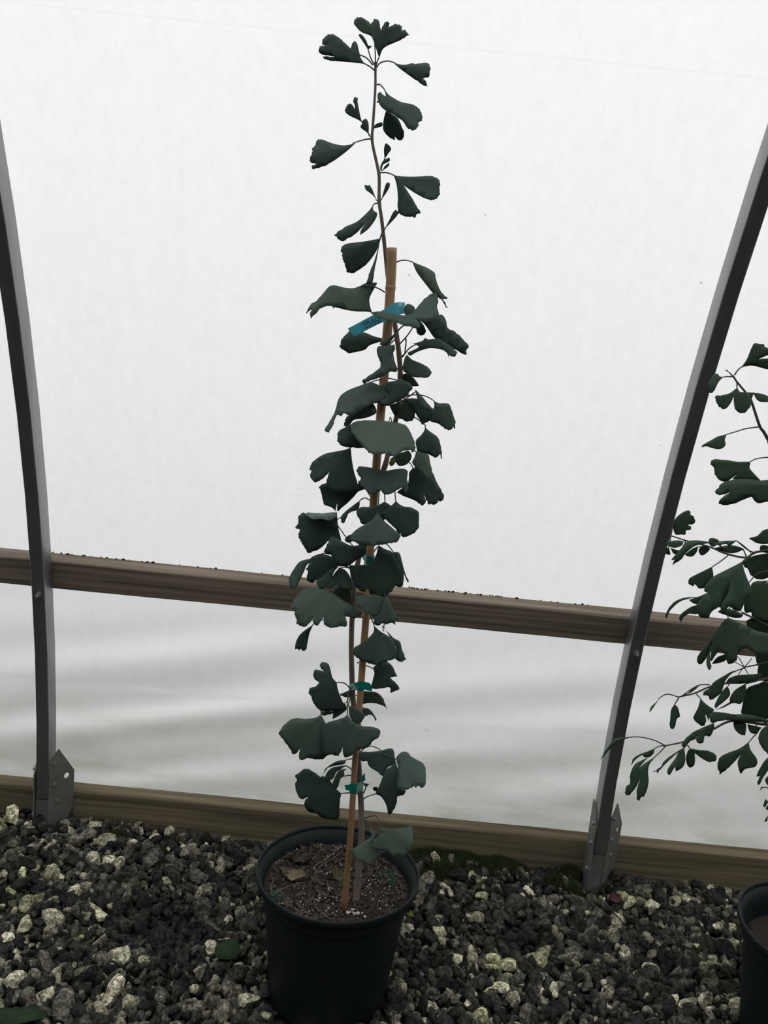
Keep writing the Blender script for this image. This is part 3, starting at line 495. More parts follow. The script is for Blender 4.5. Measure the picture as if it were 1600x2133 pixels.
# view, base offset toward the viewer (cm), tip offset beyond that (cm) | petiole, stem to blade | blade outline
LEAVES_MAIN = '''
A 0 1|770,430 768,330 760,228|758,235 755,225 715,200 670,185 635,160 615,135 600,110 615,65 650,60 700,85 735,120 745,180
A 1 2|772,455 785,410 800,375|800,385 778,320 760,265 738,200 730,130 740,100 775,73 800,90 805,130 818,165 835,115 855,97 880,105 878,140 910,120 950,118 980,135 980,160 1010,165 1022,185 1037,200 1000,225 930,260 860,290 825,320
A 0 1|765,440 735,390 712,318|636,195 660,195 690,230 705,265 715,285 745,287 735,300 712,318 700,300 670,255 645,220
A -1 -2|750,440 700,385 648,360|650,362 600,330 540,290 480,260 430,255 400,275 395,320 440,350 520,370 600,375
A 1 4|760,480 730,455 690,432|688,434 640,425 560,418 450,408 385,400 355,382 365,368 400,372 440,372 390,362 340,352 322,335 325,300 345,287 370,285 345,262 370,215 400,193 440,200 490,230 540,275 575,308 585,270 605,250 625,270 640,330 655,385
A 1 2|780,460 805,425 860,408 905,416|905,415 955,433 1010,437 1065,425 1085,432 1140,425 1195,430 1203,480 1195,535 1160,538 1150,548 1175,570 1182,605 1150,600 1090,560 1020,510 960,465
A 1 4|782,595 805,595 835,625 850,650|845,640 870,670 920,705 980,735 1060,752 1110,780 1140,830 1138,880 1115,892 1113,920 1090,950 1055,957 1020,935 985,880 950,860 900,825 850,800 810,765 788,710 790,665 810,655 830,675 852,688
A 0 -1|780,732 810,740 855,800|855,800 905,830 950,865 975,920 997,975 990,1025 955,1037 928,1012 915,1035 870,1005 835,965 830,910 840,850
A 0 1|722,1000 690,930 663,893|590,715 605,693 625,695 632,740 645,820 663,893 620,868 570,845 530,815 530,785 560,745 585,755 610,792 600,745
A 1 1|728,1010 715,980|690,863 712,890 718,940 715,985 690,965 655,940 652,920 665,905 668,880
A 1 1|750,960 760,940|755,942 765,915 800,897 822,895 828,920 800,935
A 1 3|740,1025 690,1030 620,1050|622,1049 570,1070 510,1077 440,1065 385,1045 340,1030 308,1035 290,1080 265,1105 272,1125 255,1160 248,1200 265,1220 300,1222 262,1245 265,1268 310,1260 370,1240 440,1200 510,1150 570,1100
A 0 1|815,1270 825,1230 845,1180|850,1062 870,1065 897,1105 870,1145 845,1187 838,1140 838,1095
A 1 1|812,1275 812,1245|880,1175 885,1195 860,1215 830,1230 812,1250 815,1225 840,1190
A 1 1|818,1280 830,1272|880,1215 880,1235 855,1260 828,1275 845,1240
B 1 2|810,75 860,75 915,95|913,93 960,102 1050,107 1150,103 1220,100 1260,120 1283,150 1278,200 1280,245 1245,288 1200,292 1150,270 1080,235 998,178 1040,245 1080,310 1110,360 1128,385 1120,402 1100,402 1090,430 1060,428 1000,420 960,395 945,350 948,280 942,200 930,140
B 0 1|795,310 780,295|683,175 700,172 710,180 722,168 745,205 760,245 785,300 750,255 710,225 690,205
B 0 1|808,300 822,280|870,150 885,160 880,195 850,245 820,285 835,220 855,165
B 1 3|790,315 760,325 742,352|750,345 755,375 783,395 778,430 755,470 720,515 680,550 648,570 655,530 690,475 640,535 580,585 530,610 495,617 470,595 445,575 470,545 540,500 620,465 680,415 720,375
B 1 1|830,545 848,515|845,520 880,450 905,400 930,372 948,380 965,365 968,385 955,400 930,430 890,475
B 0 -1|820,555 805,600|808,598 740,610 650,625 560,635 510,655 494,690 505,720 510,760 530,800 545,860 585,875 620,860 690,810 750,740 790,670
B 0 3|822,560 808,600|808,590 800,650 785,740 765,840 742,960 697,960 720,880 755,790 780,710
B 1 4|925,795 960,775 1010,770 1065,785|1063,783 1120,805 1180,830 1240,870 1250,920 1275,985 1300,1030 1340,1065 1330,1080 1300,1075 1320,1105 1340,1145 1330,1140 1290,1080 1260,1060 1230,1035 1180,975 1130,910 1095,860
C 1 5|845,185 780,150 700,135 628,147|620,150 540,152 480,138 440,130 400,142 350,200 300,255 260,280 235,320 219,352 262,325 250,365 255,395 285,365 330,320 385,295 430,300 432,318 450,305 530,325 620,338 700,340 745,348 728,300 722,240 740,195 765,150 785,110 740,108 680,118
C 8 1 4|935,530 950,490 985,455 1010,440|735,350 780,337 860,345 960,365 1040,365 1085,325 1130,270 1180,220 1240,190 1265,210 1268,270 1260,300 1270,370 1200,400 1150,405 1120,400 1090,395 1125,440 1110,470 1065,467 1040,455 1010,455 960,435 900,420 830,400 770,380
C 2 1|940,520 960,480 1010,440|1000,330 1012,290 1045,280 1080,305 1100,380 1140,430 1168,475 1165,515 1130,528 1100,510 1090,470 1040,430 1010,380
C 3 2|960,600 1030,520 1110,400|1100,400 1170,400 1250,370 1300,365 1330,410 1345,470 1400,500 1470,560 1510,607 1495,640 1495,670 1475,680 1420,650 1350,620 1300,590 1235,545 1190,480 1150,430
C 4 4|985,700 1030,640 1080,605 1150,575|1145,570 1165,550 1190,560 1270,555 1330,590 1380,620 1415,665 1405,690 1380,697 1355,690 1355,718 1345,680 1315,650 1270,635 1200,630 1140,645 1090,665 1045,690 1025,665 1090,635 1115,620 1080,595 1025,592 1090,588
C 1 1|975,700 1000,675|1003,550 1013,552 1018,580 1012,640 1002,682 998,680 1003,620 1009,585
C 1 3|970,800 1000,755 1020,690|1005,700 1025,688 1060,720 1120,745 1180,775 1212,810 1210,840 1180,862 1130,865 1075,858 1050,845 1000,820 985,790
C 0 0|975,830 990,842|985,842 1020,830 1075,865 1115,930 1060,932 1000,900 985,880
C -1 2|925,560 885,590 822,565|828,552 815,577 770,590 720,610 690,640 640,655 590,665 560,670 520,645 490,628 490,600 510,550 560,495 600,490 690,507 760,535
C 4.5 1|935,560 942,520|810,580 860,560 920,515 942,488 935,520 890,580 860,608 815,608
C 5 4|945,800 920,740 905,650 915,615|780,640 795,615 860,612 920,600 925,640 905,680 915,740 945,800 930,820 890,815 850,840 800,865 740,885 700,905 672,912 665,890 690,865 760,820 815,770 800,720 785,680
C 5.5 4 2|945,885 880,870 800,880 728,902|722,900 770,910 820,940 860,990 865,1015 830,1045 745,1070 650,1120 560,1160 520,1145 500,1168 470,1160 450,1190 435,1240 410,1280 400,1300 365,1285 390,1240 430,1170 455,1110 470,1050 500,1000 560,960 640,930
C 4.5 0|900,1060 840,1050 750,1068|520,1235 530,1190 560,1160 620,1130 745,1070 780,1130 770,1150 720,1175 660,1190 600,1200 555,1245 525,1250
C 5 1|960,880 990,888|805,930 860,900 940,888 1000,888 1050,910 1065,950 1040,975 1025,1010 980,1030 930,1060 870,1085 800,1080 780,1050 830,1040 865,1010 850,970
C 1 0|960,1070 990,1040|990,1040 1040,1030 1100,1035 1110,1090 1085,1150 1075,1190 1020,1215 985,1195 950,1180 955,1120 975,1070
C 1 1|965,1060 1005,1038|1000,1035 1100,1030 1200,1100 1220,1160 1205,1205 1165,1222 1140,1235 1110,1180 1085,1140 1060,1090
C 2 3|980,1050 1040,1010 1090,975|1085,955 1130,1000 1180,1060 1225,1110 1230,1140 1190,1130 1130,1090 1105,1040
C 2 1|985,1030 1030,1005 1110,1000 1180,1015 1230,1045|1230,1043 1270,1065 1350,1070 1375,1120 1395,1180 1407,1220 1395,1272 1385,1255 1360,1283 1320,1265 1270,1230 1200,1205 1205,1140 1230,1110 1238,1080
C 0 0|950,1070 900,1080|880,1085 940,1060 970,1040 960,1100 940,1170 915,1155 895,1115
D 7 6|900,150 890,110 880,135|575,180 600,150 680,135 800,138 920,150 1000,170 1035,205 1060,260 1085,310 1085,365 1070,385 1040,375 990,380 950,410 900,425 865,410 850,398 820,405 760,405 720,395 690,365 650,320 610,270 580,225
D 5.5 1|840,150 760,160 690,190|575,165 520,195 480,225 468,280 485,325 530,345 600,350 665,355 740,340 740,220 680,160
D 2 1|960,40 1080,110 1160,168|1160,165 1175,200 1220,235 1265,270 1285,320 1295,380 1297,445 1278,390 1275,415 1250,432 1220,420 1185,400 1110,390 1090,300 1130,255 1160,210
D 3 4|940,340 1020,350 1095,385|1100,380 1150,398 1190,405 1205,470 1222,548 1230,570 1180,590 1120,540 1062,475 1080,430
D 1 0|900,400 960,400 1000,390|1030,375 1058,415 1050,450 1020,485 960,503 935,470 905,480 890,440 940,410
Y 1 0||885,455 935,430 930,465 905,498 882,490
D 2 1|960,420 1040,470 1070,520|1040,545 1090,505 1160,520 1220,545 1250,610 1285,680 1315,740 1300,772 1270,775 1260,795 1200,805 1175,770 1150,705 1170,775 1160,800 1130,810 1090,775 1040,755 990,735 940,705 970,680 1020,650 1035,600
D 6 3|880,420 870,480 852,535|625,515 660,500 730,510 800,525 860,535 930,522 1000,520 1028,545 1020,590 1030,640 1025,690 1010,705 980,670 940,690 900,715 850,725 830,712 812,690 800,702 735,720 690,690 640,640 655,600 635,570
D 4 2|760,330 680,320 575,350|574,350 540,365 470,380 390,395 330,420 275,465 242,525 262,540 250,575 270,605 290,627 330,615 370,580 406,545 385,600 383,630 420,690 480,720 560,715 640,700 635,650 605,560 585,460
D 2 1|740,700 690,650 635,645|325,670 345,645 385,632 500,640 640,640 635,690 600,740 550,790 510,825 470,858 463,800 455,862 425,825 380,815 360,805 345,740
D 2 1|730,740 700,690|635,612 700,650 712,685 690,680 640,698
D 1 2|725,770 690,752 655,765 640,785|642,775 645,810 625,850 570,855 550,890 525,955 500,940 498,900 530,860 580,820
D 6.5 0|920,640 925,710 932,780|932,773 960,800 1000,820 1050,825 1110,860 1115,920 1115,985 1070,1035 1000,1065 980,1055 968,1030 960,1070 930,1000 860,930 820,880 870,830 910,800
D 6 0|835,640 842,725 845,787|845,783 900,820 850,870 840,930 700,960 665,962 640,920 622,880 630,840 680,822 740,822 800,805
D 8 4|800,690 795,780 790,860|786,870 830,925 900,985 950,1030 970,1045 955,1090 930,1105 890,1110 850,1120 800,1125 740,1130 690,1130 640,1120 600,1095 570,1085 580,1040 620,1000 680,965 740,925
D 3 0|720,1050 640,1060 600,1070|525,1085 545,1055 580,1040 620,1050 600,1085 570,1105 545,1105
D 3 1|720,840 600,850 480,915|465,880 400,890 300,885 230,880 190,868 160,900 155,945 140,990 170,1000 158,1040 170,1085 190,1120 215,1155 235,1190 270,1180 310,1165 340,1145 370,1120 400,1090 480,1090 500,1085 480,1010 470,940
D 5 1 3|690,1190 590,1130 470,970|230,868 300,872 340,875 400,868 465,865 462,895 400,932 370,922 330,917 270,920 235,895
E 6.5 2|760,600 770,520 745,450|490,375 540,385 600,420 660,445 740,440 770,470 760,520 700,555 640,600 590,610 550,595 520,560 490,520 440,500 460,440 480,400
E 2 4|560,480 420,510 335,550|335,547 290,555 240,575 205,620 175,670 160,700 165,760 180,785 225,765 250,710 280,650 300,600 330,575
E 3 1|690,620 620,590 560,570|330,545 400,510 500,530 560,570 545,620 480,680 440,720 400,740 380,710 350,735 310,725 302,680 310,650 297,630 320,590
E 4 2|690,640 620,610 550,605|545,610 520,650 490,720 450,775 410,787 383,760 385,720 430,690 480,640
E 2 2|690,660 630,620 560,622|555,625 610,640 660,720 665,790 600,790 540,760 500,790 450,780 490,710
E 6 5|680,700 600,740 505,812|175,930 200,870 250,810 290,785 360,780 440,795 500,820 540,850 600,890 660,925 740,970 735,990 690,1015 680,1025 640,1010 605,1000 620,1050 615,1085 560,1088 500,1098 460,1085 437,1060 435,1010 415,1040 385,1078 355,1060 350,1025 390,962 340,1040 300,1085 260,1085 225,1065 215,1020 205,985 210,955 170,945
E 0 0|680,720 620,770|500,810 540,760 640,790 655,800 655,910 600,880
E 3 1|640,990 500,1020 400,1040 352,1068|354,1068 330,1085 280,1120 240,1160 215,1210 208,1270 230,1262 240,1277 258,1265 270,1280 295,1270 308,1220 320,1150 335,1110
E 6 -1|790,560 830,500 868,450|640,600 720,598 800,585 850,520 870,440 920,470 980,495 1030,560 1065,640 1070,740 1045,775 1005,765 970,810 920,845 860,850 800,825 740,810 690,770 655,710
E 7 1|860,370 935,430 990,497|990,497 1035,500 1055,560 1070,620 1090,680 1112,728 1102,735 1070,665 1040,600 1010,545
E 7 2|740,760 790,800 850,840|690,845 800,835 900,850 920,900 890,970 840,1012 790,985 730,945 695,900
E 7 2|790,740 880,780 930,840|930,835 960,880 990,960 1025,1025 1000,1040 1003,1075 970,1055 930,1070 900,1060 860,1078 835,1060 835,1030 880,980 905,900
E 6 2|770,920 800,1000 830,1060 838,1095|840,1083 880,1120 930,1150 990,1190 1005,1250 1010,1310 990,1345 950,1360 870,1390 800,1378 720,1345 690,1325 665,1290 680,1255 730,1220 790,1175 830,1130
E 2 2|880,980 915,1060 905,1110|900,1075 905,1112 915,1070 925,1110 960,1145 995,1180 1040,1205 1060,1270 1085,1340 1070,1362 1040,1362 1000,1340 1010,1290 1000,1230
F 2 1|700,380 755,400 800,415 838,435|830,420 870,390 940,375 985,415 1000,450 1018,490 965,500 1000,535 1040,580 1030,600 1000,605 965,622 960,580 900,585 850,590 815,580 825,520 838,465
F 4 2|650,590 600,545 535,540|537,540 505,500 490,440 470,390 430,377 408,395 415,430 440,450 400,440 365,440 353,475 365,515 400,540 370,570 325,590 317,630 345,660 350,700 390,745 420,765 490,765 560,760 595,740 585,690 560,630 545,580
F 2 1|640,640 620,690|410,760 500,770 560,720 600,700 620,750 560,800 505,830 510,785 460,800 415,800
F -1 2|655,600 640,625|560,630 640,612 650,660 600,655
F -1 1|690,640 720,650|730,615 800,610 860,620 900,660 925,710 943,755 900,720 850,705 790,702 735,705
F -1 2|690,740 720,760|725,738 790,745 830,785 853,830 845,845 830,810 800,795 760,810 735,790
F 5 3|650,600 560,650 420,790|413,793 380,815 300,828 220,822 170,835 120,880 82,940 100,975 150,1040 190,1105 215,1103 250,1068 238,1140 270,1150 330,1140 390,1150 435,1145 460,1110 500,1000 470,900
F 7 3|635,610 625,690 625,800|625,797 670,850 740,885 820,890 875,910 885,940 870,975 830,1000 810,1030 770,1060 700,1080 660,1115 620,1132 592,1125 587,1053 560,1110 545,1125 500,1110 440,1120 420,1000 425,910 460,860 540,835 600,815
F 6 1|650,650 632,720|635,725 700,745 740,775 760,800 745,840 710,865 670,850 640,800
F 2 2|720,1100 760,1060 805,1045 850,1055 890,1080|720,1090 790,1090 890,1080 940,1065 985,1068 998,1120 1005,1180 960,1205 930,1230 920,1270 895,1278 860,1245 820,1225 790,1195 780,1165 740,1165 720,1140
G 5 3 2|960,130 1100,110 1240,160|1240,150 1270,110 1305,97 1340,110 1350,130 1400,160 1450,190 1475,240 1472,320 1475,360 1440,385 1420,365 1395,385 1380,370 1350,390 1310,400 1245,385 1250,300 1255,220
G 4 1|975,475 1020,450 1085,432|1235,180 1255,250 1250,380 1320,400 1300,440 1250,455 1245,500 1220,560 1190,600 1175,585 1160,520 1120,455 1078,430 1100,380 1125,320 1150,250 1200,215
G 4 1|1085,420 1080,405|1055,385 1075,375 1095,385 1085,410 1060,405
G 1 0|980,430 1000,380|972,345 1025,355 1000,382
G 3 0|935,432 870,425 805,430|802,432 770,400 730,350 700,310 650,290 640,300 590,262 520,232 480,255 442,290 450,320 440,360 445,410 465,455 495,475 547,452 515,490 512,530 545,575 610,590 630,610 680,630 780,630 790,540 795,470
G 1 3|900,155 870,156 840,165|660,285 675,240 720,200 780,170 840,165 830,195 780,205 730,215 690,235
G 2 3|890,245 865,222 838,210|675,300 720,230 800,210 840,208 790,245 765,260 740,310 700,325
G 2 2|890,288 860,286 828,293|740,330 770,265 800,240 850,235 825,255 830,290 800,310 780,370 760,400 735,360
G 7 5|985,625 1040,610 1085,612 1115,690|1115,700 1200,710 1300,700 1360,690 1375,760 1370,830 1330,900 1290,930 1250,910 1215,930 1170,890 1100,880 1045,860 1060,800 1110,750
G 5 4|985,640 1020,660 1035,720|1030,700 1080,760 1045,830 1110,880 1170,885 1090,940 1040,1000 1000,985 940,960 900,920 885,880 940,840 1000,800 1040,770
'''
LEAVES_SIDE = '''
R 1 2|1290,450 1320,405 1355,375|1352,380 1400,310 1430,240 1455,180 1480,150 1520,160 1565,170 1575,190 1600,200 1640,220 1640,250 1600,265 1515,303 1600,290 1650,290 1660,340 1640,400 1600,400 1530,380 1440,362
R 0 0|1275,460 1245,430|1200,398 1225,405 1245,430 1220,418
R 1 2|1275,465 1215,465 1180,470|1187,468 1150,460 1130,435 1085,455 1050,530 1045,600 1085,617 1115,570 1145,510
R 1 1|1312,515 1312,570|1312,570 1340,605 1400,610 1440,670 1445,710 1430,750 1390,795 1345,802 1305,780 1285,720 1282,652 1255,710 1220,755 1190,765 1150,745 1130,710 1110,670 1120,640 1180,635 1250,615
R 0 1|1440,675 1465,618|1465,615 1530,620 1600,645 1640,680 1600,700 1530,698 1490,670
R 0 0|1430,670 1410,640|1395,610 1465,612 1440,672
R 1 2|1520,930 1400,945 1300,975 1215,1000|1217,999 1200,1050 1208,1090 1190,1120 1145,1138 1090,1125 1020,1110 1000,1120 975,1112 1010,1085 1070,1055 1130,1020
R 0 0|1640,1210 1550,1215 1480,1230 1430,1255|1430,1255 1320,1252 1200,1235 1085,1233 1065,1275 1095,1300 1105,1365 1145,1420 1200,1440 1245,1420 1315,1366 1270,1415 1400,1415 1535,1430 1470,1360 1430,1310
R 2 4|1720,1450 1650,1500|1600,1420 1535,1425 1400,1408 1270,1418 1180,1450 1115,1520 1125,1555 1180,1558 1245,1540 1180,1580 1145,1625 1160,1645 1210,1655 1290,1640 1360,1610 1445,1578 1470,1610 1510,1637 1600,1620 1680,1600 1680,1430
S 0 0|700,335 715,270 730,210|726,205 770,150 820,115 860,102 885,120 885,145 915,160 927,205 905,232 860,235 885,250 885,280 840,290 835,325 780,328 740,322 722,265
S 1 3|830,385 815,392|650,400 700,385 780,380 815,395 800,430 740,450 690,440
S 0 0|840,390 800,460|695,450 760,470 800,470 780,500 740,510 715,490
S 0 0|700,340 680,450|650,440 685,460 697,515 650,505
S 2 4|1200,470 1140,420 1080,402|710,612 735,560 705,567 745,510 800,450 850,395 900,380 1000,385 1082,402 1000,415 930,430 870,470 820,520 800,555 760,580
S 0 0|1050,440 950,440|830,510 900,455 952,438 940,490 900,530 860,530
S 0 0|1060,445 1000,430|958,465 1000,428 1065,460 1030,500 990,520 965,500
S 0 0|1200,490 1150,410|1050,370 1080,358 1130,370 1160,400 1100,440 1060,420
S 2 4|1440,490 1360,420 1305,385|1095,430 1140,395 1200,385 1310,383 1270,415 1240,445 1215,415 1150,425
S 0 0|1400,530 1370,465|1090,460 1200,430 1300,430 1377,460 1320,490 1250,500 1170,480
S 1 1|1680,440 1640,400|1425,360 1500,340 1540,300 1580,278 1640,280 1660,400 1560,415 1480,400
S 0 0|1680,500 1600,470|1530,430 1600,430 1650,490 1600,500 1530,480
S -1 -1|1680,560 1600,540|1365,600 1400,550 1480,520 1600,500 1640,515 1690,590 1650,690 1580,735 1520,740 1440,700 1410,640
S 1 1|1230,520 1160,575 1085,625|1080,626 1095,720 1060,760 1010,820 960,825 930,790 900,805 865,780 868,745 920,705 1000,665
S 4 5|1480,500 1400,545 1362,580|1360,578 1380,660 1410,740 1450,840 1440,890 1390,940 1350,1030 1290,1030 1240,990 1200,1040 1165,1030 1170,970 1230,870 1255,760 1180,900 1150,990 1080,1040 1040,1100 960,1080 940,990 980,920 1040,860 1010,850 1020,800 1090,720 1200,660 1300,610
S 2 3|1060,900 1000,903 960,907|660,1105 650,1080 685,1000 740,945 830,910 962,905 870,920 790,945 720,1000 680,1050
S 0 0|1080,880 1020,890|870,930 960,900 1030,870 1020,920 960,970 900,960
S 1 2|1020,960 960,985|790,1140 780,1090 820,1040 900,990 965,978 950,1060 870,1060 820,1090
S 0 0|1660,760 1560,760|1380,960 1420,880 1450,780 1520,755 1600,770 1630,790 1690,900 1680,1050 1630,1130 1560,1120 1470,1100 1440,1050 1390,1050
S 1 1|1480,1110 1370,1060|1135,1045 1200,1010 1300,1030 1370,1070 1350,1095 1270,1095 1200,1070
S 3 2|1250,990 1230,1060 1232,1105|1170,1150 1230,1100 1330,1140 1500,1220 1600,1240 1640,1250 1700,1320 1680,1400 1620,1445 1500,1440 1400,1380 1320,1430 1310,1490 1240,1525 1210,1480 1190,1420 1140,1410 1080,1495 1060,1490 1080,1350 1090,1260
S 1 1|1180,1140 1130,1220 1090,1280|945,1460 990,1400 1040,1350 1092,1278 1060,1400 1030,1470 980,1525 945,1510
S 2 2|1150,1200 1090,1300 1062,1400|1030,1480 1062,1398 1065,1500 1078,1560 1055,1585 1035,1550
S 0 0|1300,1400 1210,1440|1080,1525 1130,1460 1210,1435 1210,1490 1150,1515
S -1 -1|1700,1400 1640,1420|1490,1440 1600,1420 1640,1420 1690,1520 1670,1620 1620,1660 1560,1620 1540,1590 1500,1530
T 1 2|770,320 690,295 640,300 590,335|592,333 555,375 515,410 505,440 508,460 530,430 560,385
T 1 1|775,325 735,390|735,388 765,415 785,500 760,515 745,560 738,605 715,617 690,595 695,500 705,430
T 0 1|800,310 860,285|855,287 900,240 970,208 940,240 880,283
T 1 1|1380,50 1310,75|1312,73 1250,115 1200,180 1170,270 1110,330 1060,350 1045,310 1005,300 1005,270 1050,240 1100,180 1180,130 1260,85
T 2 3|1500,160 1440,180|1215,185 1250,140 1320,118 1420,110 1550,105 1500,160 1400,185 1300,190
T 1 0|935,290 975,335|975,333 1010,370 1060,410 1100,440 1060,500 1050,560 1022,480 1025,550 1000,590 940,560 908,510 920,480 955,410
T 1 1|1245,195 1225,225|1225,220 1250,300 1170,380 1110,425 1100,400 1140,320 1180,260
T 0 0|1500,170 1390,200|1390,200 1300,250 1250,320 1240,370 1110,440 1180,420 1280,375 1340,385 1380,340 1400,270
T -1 -1|1600,160 1520,200|1370,480 1350,470 1400,250 1500,200 1600,180 1640,205 1700,330 1680,450 1620,515 1500,530 1420,510
T 3 4|1340,545 1290,485|1055,490 1100,458 1160,460 1285,480 1220,530 1130,545 1080,560
T 1 1|1600,575 1560,550|1210,540 1280,485 1400,480 1500,500 1600,530 1600,560 1500,550 1300,540
T 2 3|1080,625 1100,590|1000,600 1100,560 1100,600 1085,650 1060,685 1015,680 1000,740 960,750 935,720 950,680 900,710 850,760 830,800 800,770 820,720 880,660
T 3 5|650,770 560,725 450,695 350,688|352,688 290,690 200,700 150,740 110,790 80,840 50,893 70,880 120,820 180,760 260,715
T 0 1|640,770 590,775 545,800|547,798 540,840 500,875 450,875 440,855 390,885 330,950 345,900 400,855 480,825
T 2 3|650,775 600,830 545,880|547,878 500,950 490,1020 495,1100 480,1180 450,1245 430,1240 410,1280 388,1265 385,1190 412,1088 380,1150 330,1215 290,1227 275,1195 285,1150 325,1110 320,1050 360,950 430,905 490,880 405,970 470,925
T 2 3|850,765 822,790|820,788 835,900 810,970 745,1010 742,960 690,1040 668,1030 680,970 740,890 770,830 690,900 620,970 590,1005 575,1030 565,1010 535,1015 600,975 640,910 720,850
T 0 0|855,765 880,800|880,798 960,810 1060,820 1110,850 1125,875 1105,910 1060,920 1000,895 920,840 925,900 915,950 885,973 860,960 840,900 850,840
T 1 0|1510,640 1455,700 1420,740|1420,738 1440,810 1490,880 1502,930 1470,970 1390,985 1355,1030 1335,1005 1318,920 1352,848 1280,930 1200,1000 1155,1035 1132,970 1145,890 1220,840 1330,800
T 0 0|1330,550 1320,565|1280,550 1390,560 1398,610 1390,675 1350,670 1300,630 1282,590
T 0 0|1500,565 1490,590|1405,570 1540,600 1500,650 1470,662 1430,640 1415,600
T 1 1|1700,560 1640,600|1510,700 1540,620 1600,580 1640,590 1690,690 1670,790 1630,845 1580,830 1530,770
T 1 1|1700,860 1640,900|1600,880 1560,920 1510,1010 1490,1060 1530,1050 1500,1110 1515,1140 1560,1060 1600,1000 1640,950
T 1 0|1660,1040 1600,1080|1570,1090 1600,1050 1630,1100 1600,1140
T 0 0|1600,1160 1560,1155|1525,1185 1540,1150 1560,1155
T 1 0|1660,1240 1600,1290|1555,1330 1575,1265 1602,1290 1570,1340
T 1 0|1660,1300 1600,1330|1575,1350 1600,1320 1625,1350 1600,1368
T 1 0|1660,1390 1590,1435|1562,1475 1590,1430 1597,1460 1570,1475
R 0 1|1690,700 1650,680|1640,640 1700,600 1780,620 1800,700 1740,740 1670,720
R 1 1|1740,1080 1700,1040|1680,1040 1740,980 1830,1000 1850,1090 1790,1130 1710,1110
S 1 1|1730,300 1760,260|1760,250 1830,180 1920,200 1930,300 1860,340 1790,310
S 1 1|1720,640 1760,660|1740,650 1840,620 1920,680 1900,790 1820,810 1750,740
S 1 2|1720,1000 1780,1020|1760,1010 1860,980 1940,1050 1920,1160 1820,1160 1760,1090
S 1 2|1730,1300 1790,1330|1780,1320 1880,1290 1950,1380 1900,1470 1810,1450
T 1 2|1700,200 1760,230|1750,220 1850,200 1920,290 1880,390 1790,370
T 1 2|1700,560 1760,600|1750,590 1850,570 1930,660 1880,760 1790,740
T 1 2|1690,860 1760,900|1740,890 1830,860 1910,950 1860,1050 1770,1020
S 0 -1|1320,700 1270,730|1150,700 1260,735 1300,800 1265,900 1180,1000 1120,985 1130,850
S -1 -1|1640,1120 1560,1110|1400,1130 1500,1090 1620,1120 1660,1220 1560,1265 1440,1235
T -1 -1|1700,60 1640,50|1500,60 1560,-40 1650,-30 1670,120 1580,180 1520,140
'''
MIRROR = None   # picture column about which the bushy plant's far half is laid out
def px(view, s):
    a, b, k = VIEW['D' if view == 'Y' else view]
    out = []
    for t in s.split():
        x, y = t.split(','); out.append((a + k * float(x), b + k * float(y)))
    out = np.array(out)
    if MIRROR: out[:, 0] = 2 * MIRROR - out[:, 0]; out[:, 1] += 0.1 * (out[:, 0] - MIRROR) + 14
    return out

